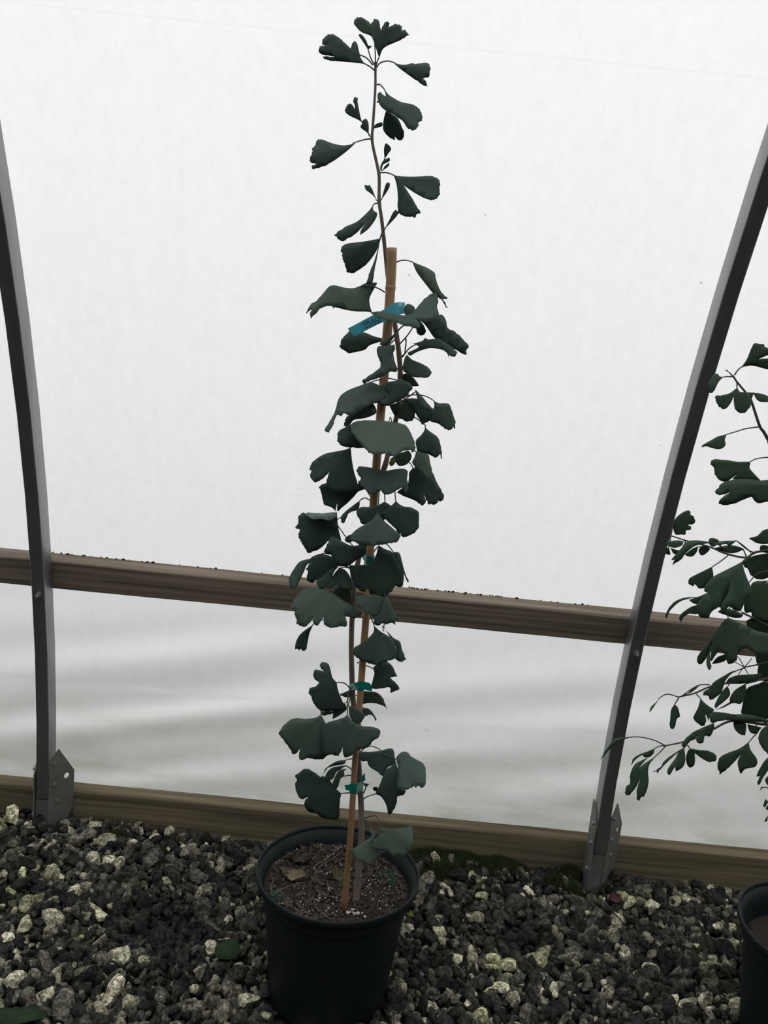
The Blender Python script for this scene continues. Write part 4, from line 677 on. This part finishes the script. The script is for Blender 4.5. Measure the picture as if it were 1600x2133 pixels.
def leaf_mesh(parent, Y0, base, outline, d, t, mat, seed, face=0.0):
    """one fan blade: outline in the picture, carried to its own distance, tilted, cupped and given thickness"""
    r = np.random.default_rng(seed)
    cen = outline.mean(0)
    if base is None: base = outline[0]
    size = np.linalg.norm(outline - base, axis=1).max()
    O = closed(outline, 4 if size > 70 else 3 if size > 40 else 2)
    # fine crenulation on the far margin
    far = np.clip(np.linalg.norm(O - base, axis=1) / size - 0.45, 0, 1)[:, None]
    O = O + r.normal(0, 1.5, O.shape) * far * min(1.0, size / 60)
    step = max(size / 9, 4.0)
    g = np.stack(np.meshgrid(np.arange(O[:, 0].min(), O[:, 0].max(), step), np.arange(O[:, 1].min(), O[:, 1].max(), step)), -1).reshape(-1, 2) + r.uniform(-.2, .2, 2) * step
    x, y = g[:, 0][:, None], g[:, 1][:, None]; a, b = O, np.roll(O, -1, 0)
    cr = ((a[:, 1] > y) != (b[:, 1] > y)) & (x < (b[:, 0] - a[:, 0]) * (y - a[:, 1]) / (b[:, 1] - a[:, 1] + 1e-9) + a[:, 0])
    ins = cr.sum(1) % 2 == 1
    dist = np.sqrt(((g[:, None, :] - O[None]) ** 2).sum(-1)).min(1); g = g[ins & (dist > step * 0.35)]
    n = len(O); pts = [Vector(p) for p in np.vstack([O, g])]
    res = delaunay_2d_cdt(pts, [], [list(range(n))], 1, 1e-4)
    W = np.array([v[:] for v in res[0]]); T = [list(f) for f in res[2] if len(f) == 3]
    ax = cen - base; L = max(np.linalg.norm(ax), 1e-3); ax = ax / L; lat = np.array([-ax[1], ax[0]])
    q = W - base; s = (q @ ax) / size; h = (q @ lat) / size
    cup = 0.9 + 0.8 * r.random(); rip = 0.25
    ang = np.arctan2(h, np.abs(s) + 0.05)
    size_m = size * 1.7 / FPX
    off = 0.01 * (d + t * np.clip(s, -0.2, 1.2)) * 1.0 - size_m * 0.22 * cup * h * h + size_m * 0.02 * np.sin(ang * 9 + r.random() * 6) * np.clip(s, 0, 1) - size_m * 0.10 * np.clip(s, 0, 1) ** 2
    off = off + 0.01 * face * (W[:, 1] - W[:, 1].mean()) / (0.5 * max(np.ptp(W[:, 1]), 10))   # lower margin swung toward the viewer: blade faces up
    P = np.array([at_y(u, v, Y0 - o) for (u, v), o in zip(W, off)])
    # thickness
    nrm = np.zeros_like(P); Tn = np.array(T)
    fn = np.cross(P[Tn[:, 1]] - P[Tn[:, 0]], P[Tn[:, 2]] - P[Tn[:, 0]])
    for c in range(3): np.add.at(nrm, Tn[:, c], fn)
    ln = np.linalg.norm(nrm, axis=1); ln[ln == 0] = 1; nrm /= ln[:, None]
    k = len(P); V = np.vstack([P + nrm * 0.0002, P - nrm * 0.0002])
    F = [f for f in T] + [[k + i for i in f][::-1] for f in T]
    cnt = {}
    for f in T:
        for i in range(3):
            e = (f[i], f[(i + 1) % 3]); cnt[e] = 1
    for (i, j) in cnt:
        if (j, i) not in cnt: F.append([j, i, k + i, k + j])
    uvs = np.stack([ang, s], -1); uvs = np.vstack([uvs, uvs])
    bp = at_y(base[0], base[1], Y0 - 0.01 * d)
    return mesh('leaf', V, F, mat, parent, bp, True, uvs)

def add_leaves(root, data, Y0, seed0, mat=LEAF):
    for i, line in enumerate(x for x in data.strip().split('\n') if x.strip()):
        head, pet, out = line.split('|'); view, d, t, *fc_ = head.split(); d, t = float(d), float(t); face = float(fc_[0]) if fc_ else 0.0
        O = px(view, out); Pp = px(view, pet) if pet.strip() else None
        base = None
        if Pp is not None: base = Pp[-1]
        lf = leaf_mesh(root, Y0, base, O, d, t, LEAFY if view == 'Y' else mat, seed0 + i, face)
        if view == 'Y': lf['label'] = 'leaf tip coloured yellowish green as if lit through'  # light shining through the tip is put into this piece's colour
        if Pp is not None:
            # run the petiole a little into the blade
            ext = Pp[-1] + (O.mean(0) - Pp[-1]) * 0.12
            Q = spline(np.vstack([Pp, ext]), 5); k = len(Q)
            P3 = [at_y(u, v, Y0 - 0.01 * (d * min(1, j / (k - 1) * 1.15)) - (0.0008 if j > k * 0.7 else 0)) for j, (u, v) in enumerate(Q)]
            sc = 0.0011 if np.linalg.norm(Pp[0] - Pp[-1]) > 9 else 0.0009
            m = MB(); m.tube(P3, list(np.linspace(sc * 1.25, sc * 0.85, k)), 6); m.build('petiole', PETI, lf)

def make_pot(root, c, seed, dz=0.0):
    r = np.random.default_rng(seed); ph = r.uniform(0, 6, 3)
    wob = lambda a: 1 + 0.008 * math.sin(2 * a + ph[0]) + 0.006 * math.sin(3 * a + ph[1]) + 0.004 * math.sin(5 * a + ph[2])
    body = [(0.0, 0.004), (0.118, 0.004), (0.126, 0.0), (0.128, 0.012), (0.134, 0.05), (0.150, 0.19), (0.1575, 0.245), (0.1585, 0.250), (0.1625, 0.253), (0.164, 0.262), (0.162, 0.266), (0.165, 0.272), (0.1735, 0.292),
            (0.1700, 0.292), (0.161, 0.272), (0.1575, 0.266), (0.1545, 0.250), (0.146, 0.19), (0.13, 0.05), (0.12, 0.012), (0.0, 0.012)]
    m = MB(); m.lathe(body, (c[0], c[1], 0.0), 72, wob); p = m.build('pot', POT, root)
    lip = [(0.1715, 0.284), (0.1765, 0.286), (0.1780, 0.291), (0.1778, 0.297), (0.1765, 0.300), (0.1740, 0.300), (0.1722, 0.297), (0.1712, 0.288), (0.1705, 0.284), (0.1715, 0.284)]
    m = MB(); m.lathe(lip, (c[0], c[1], 0.0), 72, wob); m.build('rim', POT, p)
    # soil
    V = [(c[0], c[1], 0.264 - dz)]; F = []; RN, AN = 16, 56
    for i in range(1, RN + 1):
        for j in range(AN):
            a = 2 * math.pi * j / AN; q = (0.1575 - 0.12 * dz) * i / RN; x, y = c[0] + q * math.cos(a), c[1] + q * math.sin(a)
            V.append((x, y, soil_z(x, y) - dz))
    F += [[0, 1 + j, 1 + (j + 1) % AN] for j in range(AN)]
    for i in range(RN - 1):
        for j in range(AN): F.append([1 + i * AN + j, 1 + (i + 1) * AN + j, 1 + (i + 1) * AN + (j + 1) % AN, 1 + i * AN + (j + 1) % AN])
    s = mesh('soil', V, F, SOIL, root); return p, s
def soil_z(x, y): return 0.262 + 0.006 * noise.noise(Vector((x * 25, y * 25, 0))) + 0.004 * noise.noise(Vector((x * 70, y * 70, 3)))
def crumbs(name, mat, parent, spots, label):
    """tiny bits lying on the soil, too many to count"""
    V = []; F = []
    bm = bmesh.new(); bmesh.ops.create_icosphere(bm, subdivisions=1, radius=1); IV = np.array([v.co[:] for v in bm.verts]); IF = [[v.index for v in f.verts] for f in bm.faces]; bm.free()
    for (x, y, r) in spots:
        k = len(V); V += (IV * r * rng.uniform(0.6, 1.2, 3) + np.array([x, y, soil_z(x, y) + 0.003 + r * 0.5])).tolist(); F += [[k + i for i in f] for f in IF]
    o = mesh(name, V, F, mat, parent); return props(o, label, None, None, 'stuff')

# ---------------------------------------------------------------- the tall sapling
Y0 = 1.61
main = thing('potted_ginkgo', (PC[0], PC[1], 0.0), 'tall slender ginkgo sapling tied to a bamboo cane in a black pot', 'potted plant', 'potted ginkgo plants')
pot, soil = make_pot(main, PC, 3)
def disc_spots(c, R, n, r0, r1):
    out = []
    for _ in range(n):
        a, q = rng.uniform(0, 2 * math.pi), R * math.sqrt(rng.uniform()); out.append((c[0] + q * math.cos(a), c[1] + q * math.sin(a), rng.uniform(r0, r1)))
    return out
def near(u, v, sx, sy, n, r0, r1):
    p = at_z(u, v, 0.262); out = []
    for _ in range(n):
        x, y = p[0] + rng.normal(0, sx), p[1] + rng.normal(0, sy)
        if math.hypot(x - PC[0], y - PC[1]) < 0.15: out.append((x, y, rng.uniform(r0, r1)))
    return out
crumbs('perlite', PERL, soil, disc_spots(PC, 0.15, 170, 0.0009, 0.0022) + near(735, 1905, .02, .006, 22, .002, .0036) + near(670, 1865, .012, .012, 22, .0012, .003) + near(790, 1835, .03, .03, 45, .001, .0022) + near(675, 1758, .04, .015, 30, .001, .0024) + near(625, 1890, .02, .012, 22, .001, .002), 'white perlite grains')
crumbs('fertiliser', FERT, soil, near(575, 1865, .012, .014, 260, .0010, .0019) + near(815, 1830, .012, .022, 260, .0010, .0019), 'green fertiliser granules')
def chips(n, seed):
    r = np.random.default_rng(seed); V = []; F = []
    for _ in range(n):
        a, q = r.uniform(0, 6.28), 0.150 * math.sqrt(r.uniform()); x, y = PC[0] + q * math.cos(a), PC[1] + q * math.sin(a)
        L, B, H = r.uniform(.003, .012), r.uniform(.0015, .004), r.uniform(.0006, .002)
        R = Matrix.Rotation(r.uniform(0, 6.28), 3, 'Z') @ Matrix.Rotation(r.normal(0, .45), 3, 'Y') @ Matrix.Rotation(r.normal(0, .5), 3, 'X'); k = len(V)
        for (i, j, l) in ((-1, -1, -1), (1, -.6, -1), (1, .7, -1), (-.8, 1, -1), (-1, -.8, 1), (.9, -.7, 1), (1, .6, 1), (-.9, .8, 1)):
            p = R @ Vector((i * L, j * B, l * H)); V.append((x + p.x, y + p.y, soil_z(x, y) + 0.0025 + p.z))
        F += [[k + q_ for q_ in f] for f in ((3, 2, 1, 0), (4, 5, 6, 7), (0, 1, 5, 4), (1, 2, 6, 5), (2, 3, 7, 6), (3, 0, 4, 7))]
    return V, F
V, F = chips(750, 4); props(mesh('bark_mulch', V, F, CHIP, soil, smooth=False), 'brown bark crumbs', None, None, 'stuff')
TR = np.array([(740, 1885), (742, 1872), (748, 1800), (753, 1745), (753, 1700), (751, 1655), (747, 1590), (741, 1520), (735, 1450), (733, 1400), (732, 1350), (733, 1300), (737, 1235), (744, 1180), (758, 1120), (775, 1060), (795, 990), (806, 955), (815, 915), (826, 868), (832, 830), (834, 785), (832, 745), (827, 704), (820, 660), (812, 610), (806, 560), (803, 530), (800, 500), (795, 456), (790, 419), (790, 370), (786, 345), (778, 310), (775, 288), (776, 272), (779, 230), (782, 180), (782, 145), (782, 130)], float)
zz = lambda v: Y0 + 0.012 - 0.03 * max(0, (v - 1700) / 200)
trP = [at_y(u, v, zz(v)) for u, v in spline(TR, 3)]; vv = spline(TR, 3)[:, 1]
rad = np.interp(vv, [130, 300, 500, 700, 1000, 1300, 1600, 1760, 1885], [.0022, .0028, .0036, .0050, .0052, .0054, .0060, .0068, .0080])
# swollen nodes
rad = rad * (1 + 0.16 * np.exp(-((vv[:, None] - np.array([145, 288, 358, 420, 497, 740, 783, 1310, 1440])[None]) / 5.0) ** 2).sum(1))
m = MB(); m.tube(trP, list(rad), 10); m.build('trunk', STEM, main)
SK = [(716, 1903), (728, 1765), (735, 1665), (741, 1566), (748, 1480), (756, 1372), (765, 1250), (776, 1080), (785, 958), (793, 862), (800, 785), (806.5, 697), (811, 640), (813.5, 600), (815.5, 560), (816.5, 517)]
sy = lambda v: 1.556 + (1903 - v) / 1386 * 0.040
sp = spline(SK, 4); skP = [at_y(u, v, sy(v)) for u, v in sp]
srad = np.interp(sp[:, 1], [517, 600, 700, 900, 1300, 1600, 1903], [.0094, .0092, .0090, .0084, .0072, .0062, .0066])
m = MB(); m.tube(skP, list(srad), 14); stake = props(m.build('bamboo_stake', BAMB, main), 'tan bamboo cane')
for v in (598, 905, 1240, 1560):
    i = int(np.argmin(abs(sp[:, 1] - v))); p = Vector(skP[i]); q = (Vector(skP[i - 1]) - p).normalized() if i else Vector((0, 0, 1)); r_ = srad[i]
    m = MB(); m.tube([p + q * 0.0035, p + q * 0.0018, p, p - q * 0.0018, p - q * 0.0035], [r_ * 1.0, r_ * 1.10, r_ * 1.03, r_ * 1.12, r_ * 1.0], 14, False); m.build('node_ring', BAMB, stake)
# green tape: a band round cane and trunk with a loose end
def tape(v, hgt, tail):
    i = int(np.argmin(abs(sp[:, 1] - v))); j = int(np.argmin(abs(vv - v))); a, b = np.array(skP[i]), np.array(trP[j]); c = (a + b) / 2; dv = b - a; dv[2] = 0; L = np.linalg.norm(dv); dv /= L; pv = np.array([-dv[1], dv[0], 0])
    loop = []
    for th in np.linspace(0, 2 * math.pi, 40, endpoint=False):
        e = np.array([math.cos(th), math.sin(th)]); ctr = b if e[0] > 0 else a; r_ = (rad[j] if e[0] > 0 else srad[i]) + 0.0012
        loop.append(ctr + dv * e[0] * r_ + pv * e[1] * r_)
    V = []; F = []
    for p in loop: V += [p + np.array([0, 0, -hgt / 2]) , p + np.array([0, 0, hgt / 2])]
    n = len(loop); F = [[2 * q, 2 * ((q + 1) % n), 2 * ((q + 1) % n) + 1, 2 * q + 1] for q in range(n)]
    m = MB(); m.add(V, F)
    for (T0, T1) in tail:   # folded free ends, top and bottom edges in picture coordinates
        k = len(T0); TV = [at_y(u, w, sy(v) - 0.011 + 0.004 * math.sin(q * 1.3)) for q, (u, w) in enumerate(T0)] + [at_y(u, w, sy(v) - 0.012 + 0.004 * math.sin(q * 1.3)) for q, (u, w) in enumerate(T1)]
        TF = [[q, q + 1, k + q + 1, k + q] for q in range(k - 1)]
        bk = [tuple(np.array(p) + np.array([0, 0.0007, 0])) for p in TV]; kk = len(TV)
        m.add(TV + bk, TF + [[kk + x for x in f][::-1] for f in TF])
    props(m.build('plant_tie', TIE, main, smooth=False), 'green plastic tie tape')
G_ = lambda s: px('G', s); F_ = lambda s: px('F', s)
tape(1637, 0.021, [(G_('828,365 880,358 920,352'), G_('838,402 885,412 925,420')), (G_('965,300 980,280 990,268'), G_('970,340 980,332 994,325'))])
tape(1430, 0.015, [(F_('672,545 745,530 800,545 822,572'), F_('690,580 740,592 785,604 818,610'))])
tape(1150, 0.016, [])
# name tag
def Z_(s):
    return np.array([(700 + .1625 * float(t.split(',')[0]), 600 + .1625 * float(t.split(',')[1])) for t in s.split()])
TT, TB = spline(Z_('150,520 300,440 440,365 560,303 650,255 735,200 800,180 850,182 884,187'), 3), spline(Z_('235,620 330,572 420,525 530,470 640,420 740,372 810,345 860,332 888,325'), 3)
k = len(TT)
def tag_y(s): return Y0 - 0.030 - 0.010 * math.sin(s * math.pi) + (0.028 * max(0, (s - 0.72) / 0.28) ** 2) + (0.010 * math.sin((s - .75) * 16) if s > 0.75 else 0)
V = [at_y(*TT[i], tag_y(i / (k - 1))) for i in range(k)] + [at_y(*TB[i], tag_y(i / (k - 1)) - 0.003) for i in range(k)]
V2 = [p + np.array([0, 0.0006, 0]) for p in V]; F = [[i, i + 1, k + i + 1, k + i] for i in range(k - 1)]
F += [[2 * k + q for q in f][::-1] for f in F] + [[i + 1, i, 2 * k + i, 2 * k + i + 1] for i in range(k - 1)] + [[k + i, k + i + 1, 3 * k + i + 1, 3 * k + i] for i in range(k - 1)] + [[0, k, 3 * k, 2 * k], [2 * k - 1, k - 1, 3 * k - 1, 4 * k - 1]]
tag = props(mesh('name_tag', V + V2, F, TAG, main, smooth=False), 'teal name tag wrapped round the cane')
fc = bpy.data.curves.new('lettering', 'FONT'); fc.body = "\u2018PRAG"; fc.size = 1.0; fo = bpy.data.objects.new('lettering_source', fc); COL.objects.link(fo)
bpy.context.view_layer.update(); tm = bpy.data.meshes.new_from_object(fo.evaluated_get(bpy.context.evaluated_depsgraph_get())); bpy.data.objects.remove(fo)
tv = np.array([v.co[:2] for v in tm.vertices]); tf = [list(p.vertices) for p in tm.polygons]
tv = (tv - tv.min(0)) / (tv.max(0) - tv.min(0))
O_, U_, Hh = Z_('345,508')[0], Z_('566,412')[0], Z_('323,450')[0]
V = []
for (a, b) in tv:
    p = O_ + (U_ - O_) * a + (Hh - O_) * b; s = np.clip((p[0] - TT[0, 0]) / (TT[-1, 0] - TT[0, 0]), 0, 1); V.append(at_y(p[0], p[1], tag_y(s) - 0.0038))
mesh('lettering', V, tf, INK, tag, smooth=False)
m = MB(); r_ = np.random.default_rng(5)
for (o1, u1, h) in (('375,520', '610,420', 15), ('340,432', '520,350', 11)):   # the two fine lines of print, too small to read
    a, b = Z_(o1)[0], Z_(u1)[0]; t = 0.0; dirv = (b - a) / np.linalg.norm(b - a); upv = np.array([dirv[1], -dirv[0]])
    while t < 0.97:
        wd = r_.uniform(0.018, 0.032); hh = h * .1625 * r_.uniform(0.6, 1.0); q = [a + (b - a) * t, a + (b - a) * (t + wd), a + (b - a) * (t + wd) + upv * hh, a + (b - a) * t + upv * hh]
        m.add([at_y(p[0], p[1], tag_y(np.clip((p[0] - TT[0, 0]) / (TT[-1, 0] - TT[0, 0]), 0, 1)) - 0.0036) for p in q], [[0, 1, 2, 3]]); t += wd + r_.choice([0.008, 0.008, 0.03])
props(m.build('small_print', INK, tag, smooth=False), kind='stuff')
add_leaves(main, LEAVES_MAIN, Y0, 100)

# ---------------------------------------------------------------- the bushy plant at the right edge
Y1 = 1.62
side = thing('potted_ginkgo', (PC2[0], PC2[1], 0.0), 'bushy ginkgo with spreading twigs in a black pot, cut by the right edge', 'potted plant', 'potted ginkgo plants')
make_pot(side, PC2, 9, 0.03)
def branch(nm, view, s, r0, r1, mat=TWIG, dy=0.0, sub=4):
    Q = spline(px(view, s), sub); m = MB(); m.tube([at_y(u, v, Y1 - dy) for u, v in Q], list(np.linspace(r0, r1, len(Q))), 8); return m.build(nm, mat, side)
tb = project(np.array([PC2[0], Y1, 0.262]))
m = MB(); T1 = spline(np.array([tb, (1672, 1700), (1662, 1550), (1650, 1400), (1640, 1250), (1634, 1100), (1618, 970), (1600, 915)]), 4)
m.tube([at_y(u, v, Y1) for u, v in T1], list(np.linspace(.0085, .0032, len(T1))), 10); m.build('trunk', STEM, side)
branch('branch', 'R', '1600,1045 1560,975 1520,915 1445,690 1400,620 1310,510 1275,455', .0032, .0016)
branch('branch', 'S', '1740,440 1600,470 1470,495 1390,540 1200,500 1060,440 850,385 695,335', .0030, .0013)
branch('branch', 'S', '1470,495 1400,460 1310,385', .0014, .0010)
branch('branch', 'S', '1760,1230 1580,1160 1470,1100 1350,1040', .0026, .0012)
branch('branch', 'S', '1740,640 1600,665 1500,690 1420,775', .0022, .0010)
branch('branch', 'T', '1820,110 1600,150 1500,160 1370,185 1230,190 1060,225 920,285 770,320', .0032, .0014)
branch('branch', 'T', '1060,205 970,208 900,240 800,310', .0013, .0009)
branch('branch', 'T', '1820,560 1600,575 1400,550 1240,545 1080,625 930,700 800,740 650,770', .0032, .0014)
branch('branch', 'T', '1800,-40 1600,-5 1500,20 1380,45', .0022, .0012)
for q in ('1380,45 1320,10 1270,-15', '1380,45 1340,-30 1310,-60', '1380,45 1405,85 1420,110', '1380,45 1420,0 1450,-40', '1380,45 1350,75 1325,115'): branch('branch', 'T', q, .0010, .0008, PETI)
add_leaves(side, LEAVES_SIDE, Y1, 500, LEAF2)
# the half of the bush beyond the right edge of the picture
_half = [q for q in LEAVES_SIDE.strip().split('\n') if q[0] in 'ST' and px(q[0], q.split('|')[2]).mean(0)[0] < 1590][::2]
MIRROR = 1652.0
for q in ('1740,440 1600,470 1470,495 1390,540 1200,500 1060,440', '1760,1230 1580,1160 1470,1100 1350,1040'): branch('branch', 'S', q, .0030, .0013)
for q in ('1820,110 1600,150 1500,160 1370,185 1230,190 1060,225 920,285', '1820,560 1600,575 1400,550 1240,545 1080,625 930,700 800,740'): branch('branch', 'T', q, .0032, .0014)
add_leaves(side, '\n'.join(_half), Y1, 900, LEAF2)
MIRROR = None

# ---------------------------------------------------------------- litter in the tall sapling's pot
def dry_leaf(u, v, a, b, rot, tilt, mat, label, bend=0.5, seed=0, z=0.266, group='dry leaves on the potting soil'):
    r = np.random.default_rng(seed); c = at_z(u, v, z); n = 9; V = []; F = []
    for i in range(n):
        for j in range(n):
            s, t = i / (n - 1) * 2 - 1, j / (n - 1) * 2 - 1
            wd = max(0.06, (1 - abs(s) ** 1.7) * (1 + 0.25 * s)) * (1 + 0.22 * r.normal() * (abs(t) == 1))
            x, y = a * s, b * t * wd; zz_ = bend * b * (t * t) + 0.25 * a * bend * s * s + 0.0016 * r.normal()
            V.append((x, y, zz_))
    R = Matrix.Rotation(rot, 3, 'Z') @ Matrix.Rotation(tilt, 3, 'X')
    V = [np.array(c) + np.array(R @ Vector(p)) for p in V]; k = len(V); V += [p - np.array([0, 0, 0.0006]) for p in V]
    F = [[i * n + j, i * n + j + 1, (i + 1) * n + j + 1, (i + 1) * n + j] for i in range(n - 1) for j in range(n - 1)]; F += [[k + q for q in f][::-1] for f in F]
    bd = [i for i in range(n)] + [i * n + n - 1 for i in range(1, n)] + [(n - 1) * n + j for j in range(n - 2, -1, -1)] + [i * n for i in range(n - 2, 0, -1)]
    F += [[bd[q], bd[(q + 1) % len(bd)], k + bd[(q + 1) % len(bd)], k + bd[q]] for q in range(len(bd))]
    return props(mesh('dry_leaf', V, F, mat, origin=np.array(c)), label, 'leaf', group)
dry_leaf(702, 1822, .020, .017, 1.2, 0.7, DRYO, 'flat olive dead leaf leaning on the bamboo cane', .15, 1, .272)
dry_leaf(752, 1805, .014, .010, 1.4, 0.9, DRYO, 'small olive dead leaf behind the foot of the cane', .3, 2, .274)
dry_leaf(742, 1845, .024, .012, 1.3, 1.0, DRYL, 'upright brown dead leaf right of the foot of the cane', .3, 3, .272)
dry_leaf(625, 1795, .026, .014, 0.1, 0.3, DRYL, 'curled brown dead leaf in the back left of the pot', .9, 4)
dry_leaf(628, 1768, .018, .010, 1.7, 0.8, DRYL, 'narrow dark brown dead leaf near the back rim', .4, 5)
dry_leaf(610, 1828, .032, .020, -.3, 0.2, STRAW, 'crumpled tan dead leaf in the left of the pot', .6, 6)
dry_leaf(600, 1878, .030, .007, -1.1, 0.4, DRYL, 'long tan strip of bark by the front left rim', .5, 7)
dry_leaf(655, 1832, .012, .006, 1.0, 0.6, STRAW, 'small pale dead leaf at the middle of the soil', .5, 8)
dry_leaf(672, 1862, .030, .005, -.55, 0.2, DRYL, 'thin brown blade lying toward the foot of the cane', .4, 9)
def straw(pts, label, r=0.0010):
    P = spline(np.array([at_z(u, v, z) for u, v, z in pts]), 6); m = MB(); m.tube(P, r, 6)
    return props(m.build('straw', STRAW), label, 'straw', 'dry straws on the potting soil')
straw([(565, 1866, .268), (590, 1850, .272), (615, 1842, .274), (630, 1838, .268)], 'pale dry stem arched over the green granules at left')
straw([(563, 1864, .268), (566, 1845, .274), (570, 1828, .270)], 'short upright dry stem at the left rim', .0008)
straw([(662, 1800, .268), (685, 1785, .272), (703, 1768, .270)], 'straight dry stem in the back middle of the pot')
straw([(665, 1805, .268), (690, 1790, .270), (712, 1775, .268)], 'second dry stem lying beside the straight one', .0008)
straw([(653, 1872, .266), (662, 1895, .268), (690, 1915, .268)], 'thin dry stem curving to the front rim', .0007)
straw([(788, 1895, .266), (787, 1880, .276), (795, 1877, .276), (803, 1888, .266)], 'small hooked dry stem at the front right of the pot', .0008)

# ---------------------------------------------------------------- fallen green leaves on the gravel
def fallen(u, v, outline, label, seed, z=0.028):
    c = at_z(u, v, z); O = closed(np.array(outline, float), 3); r = np.random.default_rng(seed)
    k = len(O); V = [c + np.array([x, y, 0.004 * math.sin(x * 60) + 0.005 * math.sin(y * 45 + seed)]) for x, y in O] + [c + np.array([0, 0, 0.004])]
    V += [p - np.array([0, 0, 0.0006]) for p in V]; n = k + 1
    F = [[i, (i + 1) % k, k] for i in range(k)] + [[n + (i + 1) % k, n + i, n + k] for i in range(k)] + [[i, n + i, n + (i + 1) % k, (i + 1) % k] for i in range(k)]
    lf = thing('fallen_leaf', tuple(c), label, 'leaf', 'fallen green leaves on the gravel')
    mesh('blade', V, F, FALL, lf); m = MB(); e = np.array(outline[0]); m.tube([c + np.array([e[0] * .3, e[1] * .3, 0.003]), c + np.array([*e, 0.003]), c + np.array([e[0] * 1.7, e[1] * 1.7, -0.002])], 0.0009, 6); m.build('petiole', PETI, lf)
fallen(475, 1978, [(0.020, 0.016), (0.029, -0.004), (0.026, -0.028), (0.004, -0.030), (-0.024, -0.022), (-0.030, 0.006), (-0.014, 0.028), (0.006, 0.034)], 'dark green fallen leaf on gravel just left of the pot', 1)
fallen(45, 2115, [(0.052, 0.004), (0.040, -0.014), (0.012, -0.026), (-0.02, -0.030), (-0.046, -0.022), (-0.058, 0.0), (-0.040, 0.018), (-0.010, 0.022), (0.02, 0.024), (0.042, 0.016)], 'long green fallen leaf in the bottom left corner', 2)

dry_leaf(1278, 1872, .024, .014, 0.6, 0.5, REDL, 'reddish brown dead leaf on gravel by the hoop foot', .4, 12, .024, 'dead leaves on the gravel')
dry_leaf(855, 1904, .010, .007, 0.9, 0.6, LEAFY, 'small yellow leaf scrap against the right of the pot', .4, 13, .022, 'dead leaves on the gravel')
P = spline(np.array([at_z(u, v, z) for u, v, z in ((1262, 1880, .026), (1280, 1902, .030), (1302, 1925, .024))]), 5); m = MB(); m.tube(P, 0.0018, 6)
props(m.build('twig_piece', TWIG), 'short dark twig on gravel below the reddish leaf', 'twig')
